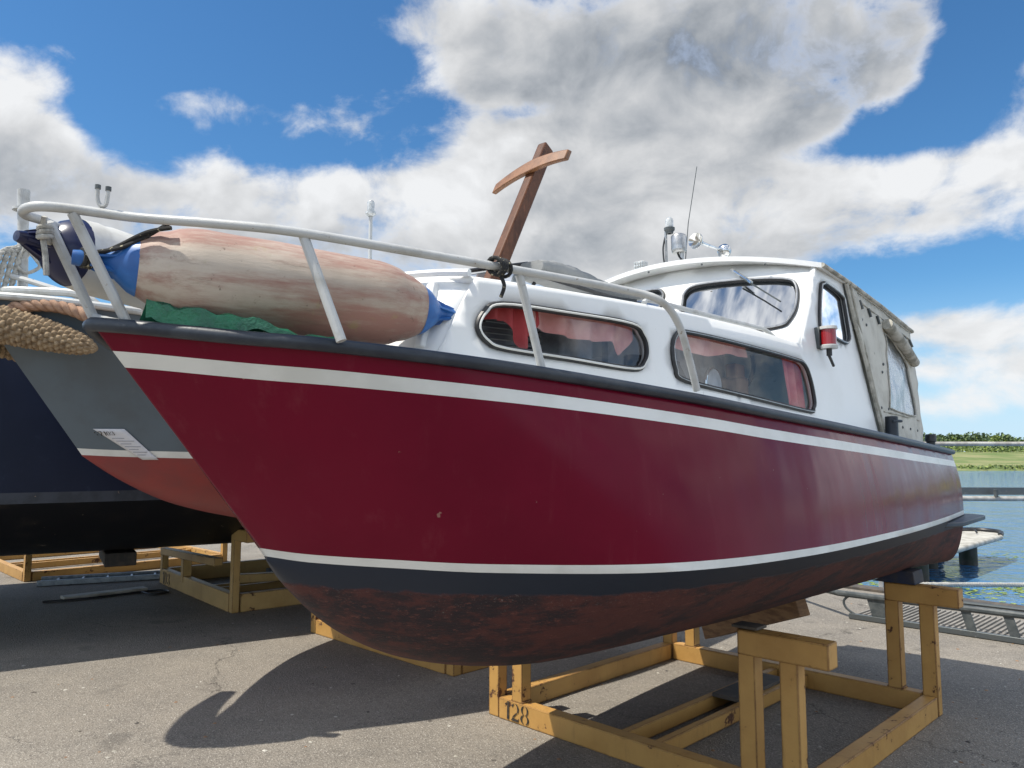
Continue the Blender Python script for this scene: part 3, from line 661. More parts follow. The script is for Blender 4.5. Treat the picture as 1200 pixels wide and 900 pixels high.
for lp in (P1, P2):
    window(lp, lambda u, v, off: B(xw(u, v), u, v)+wnx*off, boat, name='windscreen', glassm='wind_glass', rub=.010, r=.009)

# ---------------- things seen through the side windows
def curtain(u0, u1, ztop, zfun, mat_, amp=.012, off=-.045, name='curtain', fold=26):
    n = 48; rows = []
    for i in range(n+1):
        t = i/n; X = u0+(u1-u0)*t; z0 = zfun(t); row = []
        for k in range(7): z = ztop-(ztop-z0)*k/6; row.append(side(X, z, off+amp*math.sin(t*fold+k*.15)))
        rows.append(row)
    return MB().grid(rows).build(name, mat_, boat, recalc=False)
c_ = curtain(2.70, 2.48, 2.10, lambda t: 2.04-.10*max(0, 1-abs(t-.72)/.28) - .0*t, 'curtain'); c_['label'] = 'deep red curtain'
c_ = curtain(2.50, 2.06, 2.10, lambda t: 2.03-.025*math.sin(t*3.0)-.055*max(0, 1-abs(t-.88)/.12), 'curtain_pink', off=-.05); c_['label'] = 'faded pink curtain'
c_ = curtain(1.92, 1.28, 2.10, lambda t: 2.055-.05*math.sin(min(1, t*1.4)*2.6), 'curtain_pink', amp=.01, off=-.05, fold=18); c_['label'] = 'faded pink curtain'
c_ = curtain(.96, .79, 2.10, lambda t: 1.80, 'curtain', amp=.012, fold=14, off=-.05); c_['label'] = 'deep red curtain'
# slatted locker panel inside the forward window
b = MB()
for k in range(15): b.beam(B(2.72, .30, 1.80+k*.02), B(2.28, .42, 1.80+k*.02), .012, .014)
b.build('louvre_panel', 'interior', boat)
MB().box(B(2.18, .42, 1.92), A*.10, PT*.10, V(0, 0, .16)).build('locker', 'interior', boat, bevel=.02)
b = MB().extrude_poly([B(1.80, .40, 1.72), B(1.45, .52, 1.72), B(1.0, .55, 1.72), B(1.0, .55, 2.10), B(1.45, .52, 2.12), B(1.80, .40, 2.12)], tuple(-PT*.03)); b.build('bulkhead', 'interior', boat)
hp = sm2([(1.72, 2.0), (1.69, 2.03), (1.45, 2.02), (1.42, 2.0), (1.34, 1.90), (1.36, 1.87), (1.68, 1.87), (1.72, 1.89)])
b = MB().extrude_poly([B(u, interp(u, [1.0, 1.45, 1.8], [.55, .52, .40])+.012, v) for u, v in hp], tuple(-PT*.01)); b.build('inner_window', 'interior_dark', boat)
cen = B(1.24, .60, 1.925)
b = MB().tube([cen+A*math.cos(a)*.075+V(0, 0, 1)*math.sin(a)*.075 for a in [k/24*6.283 for k in range(24)]], .008, 8, closed=True); b.build('fan_ring', 'chrome', boat)
MB().lathe(cen, PT, [(0, .001), (.0, .07), (.01, .07), (.015, .02), (.02, .001)], 24).build('fan_grille', 'interior', boat)
MB().box(B(1.04, .62, 2.0), A*.05, PT*.03, V(0, 0, .035)).build('wooden_box', 'tan', boat, bevel=.01)
MB().box(B(1.0, .60, 1.86), A*.06, PT*.05, V(0, 0, .12)).build('seat_back', 'tan', boat, bevel=.02)
MB().box(B(1.0, 0, 1.70), A*1.8, PT*.45, V(0, 0, .01)).build('cabin_floor', 'interior', boat)
# steering wheel and seat seen past the windscreen
MB().tube([B(.45, .3, 2.1)+PT*math.cos(a)*.17+V(0, 0, 1)*math.sin(a)*.17 for a in [k/28*6.283 for k in range(28)]], .012, 8, closed=True).build('steering_wheel', 'black', boat)

# ---------------- wheelhouse roof
def rz(X, Y): return interp(X, [-1.4, -.6, .1, .5], [2.475, 2.535, 2.572, 2.585])+.095*(1-min(1, abs(Y-YC)/.79)**2)
def xf(Y): return .52+.19*(1-((Y-YC)/.79)**2)
top = []; bot = []
ts = [k/12-1 for k in range(25)]
for i in range(17):
    row = []
    for t in ts:
        Y = YC+t*.792; X = xf(Y)+(-1.37-xf(Y))*i/16; row.append(B(X, Y, rz(X, Y)+.004))
    top.append(row); bot.append([p-V(0, 0, .026) for p in row])
b = MB(); b.grid(top); b.grid(bot); b.grid([top[0], bot[0]]); b.grid([top[-1], bot[-1]]); b.grid([[r[0] for r in top], [r[0] for r in bot]]); b.grid([[r[-1] for r in top], [r[-1] for r in bot]])
b.build('roof', 'white', boat, ang=40)
b = MB().tube([top[i][-1]-V(0, 0, .012)+PT*.004 for i in range(17)], .012, 8); b.tube([top[i][0]-V(0, 0, .012)-PT*.004 for i in range(17)], .012, 8); b.build('roof_edge', 'canvas_edge', boat)
# roof screws under the front lip
for Y in (.30, -.02, .62): MB().lathe(B(xf(Y)+.004, Y, rz(xf(Y), Y)-.035), FW, [(0, .006), (.005, .005), (.006, .001)], 8).build('screw', 'dark_steel', boat)

# ---------------- canvas canopy
CW = sm2([(-.60, 2.30), (-.62, 2.36), (-.8, 2.33), (-1.08, 2.22), (-1.12, 2.15), (-1.10, 1.92), (-1.05, 1.865), (-.8, 1.87), (-.50, 1.885), (-.47, 1.93)], 4)
rng = random.Random(4)
def cside(X, z, off=0., sg=1):
    wv = .010*mnoise.noise(Vector((X*5, z*9, 3.1)))+.006*mnoise.noise(Vector((X*14, z*4, 1.)))
    return side(X, z, .006+off+wv+.012*(1 if X > -.1 else 0), sg)
co = densify([(.13, 2.56), (-.6, 2.515), (-1.36, 2.462), (-1.33, 2.1), (-1.22, zd(-1.2)+.02), (-.2, zd(-.2)+.02), (-.02, 2.1)], .06)
cn = MB()
for sg in (1, -1):
    p = panel(co, [CW], lambda u, v, sg=sg: cside(u, v, 0, sg), .045); o = len(cn.v); cn.v += p.v
    for f in p.f: cn.face([o+i for i in f])
rows = []
for k in range(15):
    z = 1.66+.80*k/14; X = interp(z, [1.66, 2.1, 2.46], [-1.22, -1.33, -1.36]); rows.append([B(X-.01*math.sin(t*9+k), YC+t*(Yc(X, z)+.006-YC), z+(.09*(1-t*t)*k/14)) for t in [j/10-1 for j in range(21)]])
cn.grid(rows)
canopy = cn.build('canopy', 'canvas', boat, ang=60, solid=.004)
for sg in (1, -1):
    p = panel(CW, [], lambda u, v, sg=sg: cside(u, v, -.004, sg), .04); w_ = p.build('clear_panel', 'vinyl', boat, parent=canopy, recalc=False)
b = MB()
b.tube([cside(X, z, .006) for X, z in ((.115, 2.55), (.06, 2.34), (-.03, 2.1), (-.12, 1.88), (-.19, 1.71))], .011, 7)
b.tube([cside(X, z, .008) for X, z in ((.06, 2.55), (.0, 2.34), (-.08, 2.1), (-.16, 1.90), (-.22, 1.76))], .006, 6)
b.build('canvas_hem', 'canvas_edge', boat, parent=canopy)
b = MB(); b.tube([cside(X, z, .006) for X, z in CW], .005, 6, closed=True); b.tube([cside(x, z, .004) for x, z in ((-.30, 1.86), (-.6, 1.855), (-.9, 1.85), (-1.2, 1.84))], .004, 6)
b.tube([cside(x, z, .004) for x, z in ((.05, 2.50), (-.3, 2.475), (-.8, 2.44), (-1.3, 2.405))], .004, 6); b.build('seam', 'canvas_edge', boat, parent=canopy)
b = MB().tube([B(-.58, Yc(-.56, 2.40)+.035, 2.415), B(-.9, Yc(-.9, 2.33)+.038, 2.33), B(-1.24, Yc(-1.33, 2.24)+.032, 2.235)], [.034, .036, .031], 16); b.build('rolled_flap', 'canvas_edge', boat, parent=canopy)
for X, z in ((-.1, 2.47), (-.28, 2.45), (-.45, 2.43), (-.95, 2.40), (-1.15, 2.39), (-1.27, 2.38)):
    MB().beam(cside(X, z+.02, .01), cside(X-.015, z-.03, .012), .012, .01).build('strap', 'dark_steel', boat, parent=canopy)
b = MB()
for X, z in ((-.12, 2.38), (-.2, 2.36), (-.3, 1.79), (-.5, 1.785), (-.7, 1.78), (-.9, 1.775), (-1.1, 1.77), (-.27, 1.88), (-.42, 1.88), (-.40, 2.1), (-.43, 2.15), (-.10, 2.2), (-.12, 2.03)):
    MB().lathe(cside(X, z, 0), PT, [(0, .009), (.006, .009), (.009, .004), (.009, .0005)], 8).build('snap_stud', 'dark_steel', boat, parent=canopy)

# ---------------- roof gear
MB().beam(B(.36, -.42, 2.735), B(.30, .33, 2.735), .012, .026).build('roof_bar', 'steel', boat)
for Y in (-.38, 0, .28): MB().beam(B(.33, Y, 2.64), B(.33, Y, 2.73), .02, .012, up=FW).build('bar_foot', 'steel', boat)
hs_ = 'spotlight'
lp = MB().box(B(.40, -.25, 2.775), FW*.03, PT*.033, V(0, 0, .03)); lo_ = lp.build('spotlight', 'white_tube', boat, bevel=.008)
g_ = MB()
for i in range(4):
    for j in range(3): g_.box(B(.433, -.275+i*.0165, 2.757+j*.018), FW*.002, PT*.0055, V(0, 0, .006))
g_.build('lens', 'glass_lens', boat, parent=lo_)
# mast-head light on a post with a grey can, cable and whip antenna
ml = MB().tube([B(.40, -.075, 2.66), B(.40, -.075, 2.96)], .008, 8); mlo = ml.build('light_post', 'steel', boat)
MB().lathe(B(.40, -.05, 2.945), (0, 0, 1), [(0, .012), (0, .022), (.012, .024), (.02, .032), (.035, .033), (.036, .028)], 20).build('lamp_base', 'dark_steel', boat, parent=mlo)
MB().lathe(B(.40, -.05, 2.98), (0, 0, 1), [(0, .024), (.045, .024), (.058, .019), (.066, .010), (.068, .0005)], 20).build('lamp_lens', 'glass_lens', boat, parent=mlo)
cn_ = MB().lathe(B(.38, 0, 2.82), (0, 0, 1), [(0, .001), (0, .038), (.008, .043), (.018, .044), (.018, .046), (.10, .047), (.108, .043), (.116, .03), (.118, .001)], 28); cno = cn_.build('horn_speaker', 'steel', boat)
MB().tube([B(.38, .018, 2.67), B(.38, .018, 2.82)], .013, 8).build('stem_post', 'steel', boat, parent=cno)
MB().tube(catmull([B(.38, -.01, 2.83), B(.39, .01, 2.79), B(.39, .05, 2.755), B(.38, .10, 2.745)], 6), .006, 6).build('cable', 'black', boat, parent=cno)
MB().tube(catmull([B(.40, -.08, 2.93), B(.41, -.09, 2.85), B(.40, -.082, 2.74), B(.38, -.05, 2.70), B(.38, -.035, 2.76)], 6), .005, 6).build('cable', 'black', boat, parent=mlo)
MB().tube([B(.34, .01, 2.67), B(.35, .05, 3.0), B(.37, .125, 3.33)], [.0035, .0025, .002], 6).build('whip_antenna', 'dark_steel', boat)
# chrome trumpet horn
hn = MB(); h0 = B(.42, .13, 2.862); h1 = B(.05, .17, 2.862); ax = (h1-h0).normalized()
hn.lathe(h0, ax, [(0.05, .0005), (.045, .012), (.018, .026), (.0, .044), (-.004, .047), (.003, .048), (.022, .031), (.045, .017), (.075, .011), (.16, .009), (.34, .009)], 28)
ho = hn.build('trumpet_horn', 'chrome', boat, ang=60)
MB().lathe(h1-ax*.09, ax, [(0, .001), (0, .012), (.01, .034), (.03, .044), (.05, .040), (.06, .02), (.062, .001)], 28).build('horn_body', 'chrome', boat, parent=ho, ang=60)
MB().beam(B(.16, .16, 2.66), B(.16, .16, 2.86), .012, .02, up=FW).build('bracket', 'steel', boat, parent=ho)
MB().lathe(B(.34, .085, 2.70), (0, 0, 1), [(0, .03), (.02, .028), (.035, .018), (.042, .0005)], 20).build('dome', 'chrome', boat)
# wiper
wp = MB().tube([B(xw(.48, 2.59)+.035, .44, 2.60), B(xw(.58, 2.48)+.03, .57, 2.50)], .009, 8); wpo = wp.build('wiper', 'chrome', boat)
MB().beam(B(xw(.56, 2.5)+.022, .50, 2.545), B(xw(.72, 2.36)+.022, .735, 2.37), .007, .007).build('blade', 'dark_steel', boat, parent=wpo)
# hand rail along the coachroof edge
b = MB(); b.tube(catmull([B(2.02, .70, 2.165), B(1.95, .70, 2.185), B(1.6, .725, 2.185), B(1.15, .75, 2.19), B(1.05, .77, 2.185), B(1.0, .80, 2.15)], 6), .010, 8)
b.build('hand_rail', 'white_tube', boat)
# low rail and skylight strip behind the edge
MB().beam(B(2.5, .35, 2.20), B(1.95, .60, 2.19), .09, .012).build('roof_hatch', 'interior_dark', boat)

# red port light
K = 1.2; nl = MB(); nc = B(.62, Yc(.61, 2.2)+.052, 2.128)
nl.box(nc+V(0, 0, .045*K)-PT*.045, FW*.03*K, PT*.012, V(0, 0, .045*K)); nlo = nl.build('port_light', 'dark_steel', boat, bevel=.004)
MB().lathe(nc, (0, 0, 1), [(0, .001), (0, .034*K), (.012*K, .036*K), (.014*K, .031*K), (.016*K, .031*K)], 24).build('housing', 'white_tube', boat, parent=nlo)
MB().lathe(nc+V(0, 0, .078*K), (0, 0, 1), [(0, .031*K), (.002*K, .036*K), (.014*K, .034*K), (.016*K, .001)], 24).build('cap', 'white_tube', boat, parent=nlo)
MB().lathe(nc+V(0, 0, .014*K), (0, 0, 1), [(0, .030*K), (.066*K, .030*K)], 24).build('lens', 'red_lens', boat, parent=nlo)
b = MB().tube([nc, nc-V(0, 0, .035)], .014, 8); b.tube([nc-V(0, 0, .03)+FW*.01, nc-V(0, 0, .08)-FW*.06], .007, 6); b.build('toggle', 'black', boat, parent=nlo)

# black mooring post and stern cleat
b = MB().lathe(B(-.24, .985, 1.66), (0, 0, 1), [(0, .034), (.165, .034), (.168, .028), (.166, .001)], 16); b.tube([B(-.20, 1.0, 1.80), B(-.27, 1.03, 1.80)], .008, 6); b.build('mooring_post', 'strake', boat)
b = MB().lathe(B(-1.50, .93, 1.645), (0, 0, 1), [(0, .028), (.02, .034), (.026, .028), (.055, .028), (.06, .036), (.10, .036), (.11, .03), (.112, .001)], 20); b.build('stern_cleat', 'black', boat)

# ---------------- wooden mast crutch
b = MB(); p0 = B(2.17, 0, 2.17); p1 = B(1.695, 0, 3.055); ax = (p1-p0).normalized(); pn = PT
b.beam(p0, p1, .050, .068, up=ax.cross(PT)); mo = b.build('mast_crutch', 'teak', boat, bevel=.008)
b = MB(); n = 14; rowsT = []
cc0 = p0+ax*((p1-p0).length*.855)+FW*.045
for i in range(n+1):
    t = i/n*2-1; q = cc0+PT*(t*.215-.002)+V(0, 0, 1)*(-.028*t*t)+V(0, 0, 1)*.030*t
    hw = .040*(1-.25*abs(t)); rowsT.append([q+ax*hw+FW*.016, q-ax*hw+FW*.016, q-ax*hw-FW*.016, q+ax*hw-FW*.016])
b.grid(rowsT, closed_v=True); b.face(range(4)); b.face([n*4+k for k in range(4)][::-1]); b.build('cross_piece', 'teak_light', boat, parent=mo, bevel=.006)

# ---------------- folded sprayhood on the coachroof
b = MB(); fr = [B(2.48, -.28, 2.24), B(2.30, -.20, 2.33), B(2.16, -.10, 2.385), B(1.86, .02, 2.46)]
b.tube(fr, .009, 8); b.tube([B(2.16, -.10, 2.38), B(2.28, -.05, 2.20)], .009, 8); so = b.build('sprayhood', 'black', boat)
MB().poly([B(2.46, -.28, 2.235), B(2.30, -.20, 2.32), B(2.17, -.11, 2.375), B(2.27, -.07, 2.21)]).build('tinted_screen', 'wind_glass', boat, parent=so, recalc=False)
MB().poly([B(2.13, -.1, 2.375), B(1.88, .0, 2.45), B(1.9, .02, 2.21), B(2.2, -.06, 2.21)]).build('tinted_screen', 'wind_glass', boat, parent=so, recalc=False)
b = MB(); rows = []
for i in range(25):
    t = i/24; X = 1.90-.86*t; Y = .03+.02*t; zc = 2.425-.005*t+.012*math.sin(t*7)
    h = .040*(1-.1*t)*(1 if t > .02 else .7)*(1 if t < .9 else max(.25, (1-t)/.1)); wdt = .11; rw = []
    for k in range(14):
        a = 2*math.pi*k/14; sq = lambda c: math.copysign(abs(c)**.6, c)
        rw.append(B(X, Y+wdt*sq(math.cos(a)), zc+h*sq(math.sin(a))+.004*math.sin(9*t*5+k)))
    rows.append(rw)
b.grid(rows, closed_v=True); b.face(range(14)); b.face([24*14+k for k in range(14)][::-1]); b.build('folded_canvas', 'grey_canvas', boat, parent=so, ang=60)
b = MB().tube([B(1.90, .14, 2.375), B(1.4, .17, 2.36), B(1.08, .17, 2.37)], .010, 8); b.tube([B(1.85, .05, 2.37), B(1.95, .05, 2.20)], .009, 6); b.tube([B(1.15, .05, 2.37), B(1.15, .05, 2.18)], .009, 6); b.build('hood_frame', 'black', boat, parent=so)

# ---------------- bow rail
rr_ = .0122
railp = [(2.12, .955, 1.82), (2.17, .955, 1.92), (2.23, .95, 2.03), (2.32, .935, 2.095), (2.42, .86, 2.125), (2.82, .75, 2.13), (3.08, .65, 2.14), (3.38, .50, 2.16), (3.53, .36, 2.175), (3.65, .215, 2.19), (3.77, .13, 2.20), (3.83, .095, 2.198)]
full = [B(*p) for p in railp]+[B(3.845, .055, 2.195)]+[B(p[0], .11-p[1], p[2]-.004) for p in railp[::-1]]
brl = MB().tube(catmull(full, 6), rr_, 12); bro = brl.build('bow_rail', 'white_tube', boat)
def leg(X0, Y0, Z0, X1, Y1, Z1, r=.0132): MB().tube([B(X0, Y0, Z0), B(X1, Y1, Z1)], r, 10).build('leg', 'white_tube', boat, parent=bro)
leg(3.765, .13, 2.19, 3.625, .145, 1.925); leg(3.775, .01, 2.185, 3.66, .03, 1.945)
for sg, dy in ((1, 0), (-1, .12)):
    leg(3.36, sg*.50+dy, 2.155, 3.30, sg*.585+dy, 1.885); leg(2.80, sg*.745+dy, 2.12, 2.72, sg*.765+dy, 1.85, .0122)
MB().tube([B(3.775, .01, 2.185), B(3.60, -.16, 2.10)], .012, 8).build('brace', 'white_tube', boat, parent=bro)
b = MB().tube(catmull([B(3.722, .160, 2.262), B(3.722, .160, 2.235), B(3.718, .163, 2.218), B(3.712, .168, 2.213), B(3.706, .174, 2.220), B(3.704, .177, 2.258)], 5), .0052, 8)
b.build('hook_bracket', 'white_tube', boat, parent=bro)
for q in (B(3.722, .160, 2.262), B(3.704, .177, 2.258)): MB().lathe(q-V(0, 0, .006), (0, 0, 1), [(0, .001), (0, .007), (.010, .007), (.012, .001)], 10).build('bracket_cap', 'dark_steel', boat, parent=bro)

# ================================================================== FENDERS ON THE FOREDECK
def fender_thing(p0, p1, rad, label, mats, root_name='fender', seed=1, cone=.14, er=.56, tl=.30, dome=False):
    p0, p1 = Vector(p0), Vector(p1); ax = (p1-p0).normalized(); L = (p1-p0).length
    r = empty(root_name, ((p0+p1)/2).xy.to_3d()+V(0, 0, min(p0.z, p1.z)-rad*.9)); tag(r, label, 'fender', 'fenders lying on the foredeck of the red boat')
    prof = []; n = 36
    for i in range(n+1):
        t = i/n; e = min(t, 1-t); rr = rad*(1-(1-er)*max(0, (1-e/tl))**1.8)
        if abs(e-.083) < .01: rr *= .97
        prof.append((t*L, rr))
    b = MB().lathe(p0, ax, prof, 40)
    for i, v in enumerate(b.v): b.v[i] = v+V(0, 0, 1)*.004*mnoise.noise(v*6)
    b.build('body', mats[0], r)
    for q, dr in ((p0, -ax), (p1, ax)):
        e = rad*er
        bb = MB().lathe(q, dr, [(-.001, e+.001), (cone*.10, e*.97), (cone*.28, e*.84), (cone*.42, e*.66), (cone*.54, e*.42), (cone*.66, e*.22), (cone*1.0, e*.19), (cone*1.12, e*.15), (cone*1.13, .0005)] if dome else [(-.001, e+.001), (cone*.14, e*.90), (cone*.34, e*.60), (cone*.50, e*.34), (cone*.62, e*.22), (cone*1.0, e*.27), (cone*1.12, e*.24), (cone*1.13, .0005)], 28)
        n1 = dr.orthogonal().normalized()
        for k in range(6):
            a = k*math.pi/3; d_ = Matrix.Rotation(a, 3, dr) @ n1
            bb.beam(q+dr*cone*(.46 if dome else .28)+d_*e*.50, q+dr*cone*.95+d_*e*.16, .007, .012, up=d_)
        bb.build('end_cone', mats[1], r, ang=30)
    return r
f1 = fender_thing(B(3.61, .14, 2.085), B(2.885, .42, 2.045), .127, 'large dirty white fender with bright blue ends lying along the foredeck', ('fender', 'blue_end'), cone=.13, er=.60, tl=.20)
b = MB(); pth = [B(3.725, .10, 2.095), B(3.67, .16, 2.12), B(3.62, .20, 2.155), B(3.58, .25, 2.18)]
for k in range(2): b.tube(catmull([p+PT*.008*math.sin(i*2+k*3)+V(0, 0, .008)*math.cos(i*2+k*3) for i, p in enumerate(pth)], 6), .0055, 7)
for k in range(3): b.tube([B(3.725, .10, 2.093)+FW*.0+V(0, 0, 1)*math.cos(a)*.022+PT*math.sin(a)*.022+A*(.008*k) for a in [q/12*6.283 for q in range(12)]], .006, 6, closed=True)
b.build('lashing', 'rope_black', f1)
f2 = fender_thing(B(3.695, -.06, 2.14), B(2.95, -.25, 2.10), .098, 'second fender behind the first, pale body with a glossy navy blue end', ('fender_clean', 'navy_end'), cone=.13, er=.93, tl=.1, dome=True)

# black rope knot on the rail, pale rope knot at the bow
def knot(center, tang, r, rt, n, m, label, name='rope_knot', seed=2):
    rng = random.Random(seed); t = Vector(tang).normalized(); u = t.orthogonal().normalized(); v = t.cross(u); b = MB()
    for k in range(n):
        off = t*(k-n/2)*rt*1.8; tilt = rng.uniform(-.4, .4)
        b.tube([Vector(center)+off+u*math.cos(a)*r+v*math.sin(a)*r+t*math.sin(a)*tilt*r for a in [q/14*6.283 for q in range(14)]], rt, 7, closed=True)
    b.tube(catmull([Vector(center)-V(0, 0, r), Vector(center)+V(.01, 0, -r-.03), Vector(center)+V(0, .01, -r-.06)], 5), rt, 6)
    o = b.build(name, m); tag(o, label, 'rope'); return o
knot(B(2.87, .735, 2.13), A, .023, .0055, 5, 'rope_black', 'black flecked line knotted round the bow rail beside the wooden mast crutch')
b = MB(); q = B(3.79, .03, 2.15)
for k in range(3): b.tube([q+V(0, 0, .015-.010*k)+A*math.cos(a)*.014+PT*math.sin(a)*.014+V(0, 0, .004*math.sin(a+k)) for a in [j/12*6.283 for j in range(12)]], .0065, 7, closed=True)
b.tube(catmull([B(3.80, .05, 2.19), B(3.795, .03, 2.15), B(3.785, .025, 2.10), B(3.78, .025, 2.05)], 5), .007, 7); b.tube(catmull([B(3.79, .03, 2.15), B(3.77, .0, 2.14), B(3.755, -.03, 2.135)], 5), .007, 7)
tag(b.build('rope_knot', 'rope_grey'), 'pale grey cord knotted at the very tip of the bow rail', 'rope')

# crumpled green tarpaulin under the fender
b = MB(); rows = []
for i in range(41):
    t = i/40; X = 3.60-.36*t; Yc_ = .28+.22*t; rw = []
    for j in range(15):
        s_ = j/14; y = Yc_-.16+.26*s_; y = min(y, shb(X)[0]-.025); z = shb(X)[1]+.012+.062*math.sin(s_*math.pi)*(1-.95*t)+.026*mnoise.noise(Vector((X*11, y*14, 0)))+.012*mnoise.noise(Vector((X*30, y*30, 5)))
        rw.append(B(X, y, max(z, shb(X)[1]+.008)))
    rows.append(rw)
b.grid(rows); tag(b.build('tarpaulin', 'tarp', ang=25, recalc=False), 'crumpled green plastic sheet tucked under the large fender', 'tarpaulin')

# ================================================================== CRADLES
def digits(txt, org, ux, uy, h, root, parent, mt='ink', gap=.78, off=None):
    """stencil numerals as thin raised polygons"""
    def cres(cx, cy, rx, ry, sgn, a0=-80, a1=80, th=.42):
        o = [];
        for k in range(13): a = R(a0+(a1-a0)*k/12); o.append((cx+sgn*rx*math.cos(a), cy+ry*math.sin(a)))
        for k in range(13): a = R(a1+(a0-a1)*k/12); o.append((cx+sgn*rx*(1-th)*math.cos(a), cy+ry*.93*math.sin(a)))
        return o
    G = {'1': [[(.24, 0), (.42, 0), (.42, 1), (.28, 1)], [(.10, .76), (.20, .80), (.24, .94), (.10, .82)]],
         '8': [cres(.28, .74, .26, .25, -1), cres(.32, .74, .26, .25, 1), cres(.27, .25, .30, .25, -1), cres(.33, .25, .30, .25, 1)],
         '2': [cres(.32, .68, .30, .30, 1, -38, 85), cres(.27, .74, .24, .22, -1, 10, 80, .5), [(.0, .0), (.58, .0), (.62, .22), (.52, .12), (.22, .16), (.12, .20)], [(.10, .22), (.22, .22), (.48, .46), (.42, .50)]],
         '0': [cres(.27, .5, .27, .5, -1), cres(.33, .5, .27, .5, 1)],
         '3': [cres(.27, .75, .30, .25, 1), cres(.27, .26, .33, .26, 1), [(.0, .70), (.12, .70), (.18, .92), (.06, .88)], [(.0, .10), (.12, .06), (.12, .26), (.0, .24)]],
         '7': [[(.0, .84), (.6, .84), (.6, 1), (.0, 1)], [(.46, .80), (.6, .80), (.32, 0), (.14, 0)]],
         '#': [[(.0, .6), (.25, .65), (.2, .95), (.02, .9)], [(.3, .1), (.5, .15), (.45, .4), (.26, .36)]]}
    b = MB(); ux = Vector(ux).normalized(); uy = Vector(uy).normalized(); nrm = ux.cross(uy)
    if off is None: off = .0025
    x = 0
    for ch in txt:
        for pl in G.get(ch, []): b.extrude_poly([Vector(org)+ux*(x+a)*h*1.0+uy*c*h+nrm*off for a, c in pl], tuple(nrm*.0015))
        x += gap if ch != '1' else gap*.75
    return b.build('stencil_number', mt, root, parent=parent, recalc=False)
E1 = Vector((math.sqrt(.5), -math.sqrt(.5), 0)); E2 = Vector((math.sqrt(.5), math.sqrt(.5), 0)); Z = Vector((0, 0, 1))
def cradle(cen, e1, e2, label, mt='yellow', high=(1, 1, 1, 1), num=None, half=.96, hz=.80, lowz=.40, midboard=True, group='yellow boat cradles', pads=(1, 1, 1, 1), topin=.30, second=True, bh=.125):
    """posts order: front-left, front-right, back-right, back-left (e1 right, e2 back)"""
    cen = Vector(cen); r = empty('boat_cradle', cen); tag(r, label, 'cradle', group)
    def P(a, b_, z): return cen+e1*a+e2*b_+Z*z
    bw = .085
    for sb in (-1, 1):
        fb = MB().beam(P(-half+.05, sb*half, bh/2), P(half-.05, sb*half, bh/2), bw, bh).build('cross_beam', mt, r, bevel=.006)
        if sb == -1 and num: digits(num[0], P(-half+num[1], sb*half-bw/2, .014), e1, Z, num[2], r, fb)
    for sa in (-1, 1): MB().beam(P(sa*half, -half+.05, bh/2-.002), P(sa*half, half-.05, bh/2-.002), bw, bh-.004).build('side_beam', mt, r, bevel=.006)
    for a in (-.06, .16): MB().beam(P(a, -half+.044, .055), P(a, half-.044, .055), .05, .085).build('keel_beam', mt, r, bevel=.004)
    if midboard:
        MB().box(P(.05, .35, .105), e1*.09, e2*.32, Z*.012).build('board', 'dark_wood', r, bevel=.003)
    for i, (sa, sb) in enumerate(((-1, -1), (1, -1), (1, 1), (-1, 1))):
        hh = hz if high[i] else lowz
        # corner post stands on the ground outside, inner post stands on the cross beam
        MB().beam(P(sa*half, sb*half-(0), 0), P(sa*half, sb*half, hh), .075, bw+.004, up=e1).build('post', mt, r, bevel=.006)
        if second and high[i]:
            pb_ = MB().beam(P(sa*(half-.205), sb*half, bh), P(sa*(half-.205), sb*half, hh-.002), .080, bw, up=e1)
            for w_ in (-1, 1): pb_.tube([P(sa*(half-.205)+w_*.044, sb*half-.04, bh+.004), P(sa*(half-.205)+w_*.043, sb*half, bh+.006), P(sa*(half-.205)+w_*.044, sb*half+.04, bh+.004)], .007, 6)
            pb_.build('post', mt, r, bevel=.003)
        if pads[i]:
            MB().beam(P(sa*(half-.243), sb*half, hh-.06), P(sa*(half+.19), sb*half, hh-.06), bw+.012, .115).build('top_arm', mt, r, bevel=.006)
    return r
c1 = cradle((1.27, 4.91, 0), E1, E2, 'yellow cradle numbered 128, rust chipped, holding the dark red boat', num=('128', .10, .105), pads=(0, 1, 1, 0), high=(1, 1, 1, 1), hz=.79)
# the grey boat's cradle: same make, seen past the red keel
c2 = dup_tree(c1)
for ch in [o for o in bpy.data.objects if o.name.startswith('stencil_number') and o.parent and o.parent.parent == c2]: bpy.data.objects.remove(ch)
c2.location = (-.43, 7.13, 0); tag(c2, 'cradle mostly hidden behind the red boat keel, under the grey boat', 'cradle', 'yellow boat cradles')
e1b = Vector((1.57, -1.85, 0)).normalized(); e2b = Vector((1.85, 1.57, 0)).normalized()
c3c = Vector((-3.64, 8.94, 0))+e2b*1.2
c3 = cradle(c3c, e1b, e2b, 'pale yellow cradle numbered 103 below the dark blue hull at left', mt='yellow_pale', high=(0, 1, 1, 0), num=('103', .10, .15), half=1.21, bh=.19, hz=.86, lowz=.42, pads=(0, 0, 0, 0), second=False, midboard=False)
def P3(a, b_, z): return c3c+e1b*a+e2b*b_+Z*z
MB().beam(P3(-1.25, -1.21, .40), P3(.72, -1.21, .46), .09, .085).build('sloping_arm', 'yellow_pale', c3, bevel=.005)
MB().beam(P3(-.35, -1.21, .12), P3(-.35, -1.21, .39), .10, .085, up=e1b).build('post', 'yellow_pale', c3, bevel=.005)
MB().beam(P3(1.252, -1.21, .80), P3(1.60, -1.21, .80), .09, .12).build('top_arm', 'yellow_pale', c3, bevel=.005)
MB().beam(P3(.3, -.9, .20), P3(.9, .9, .20), .10, .10).build('keel_beam', 'yellow_pale', c3, bevel=.005)
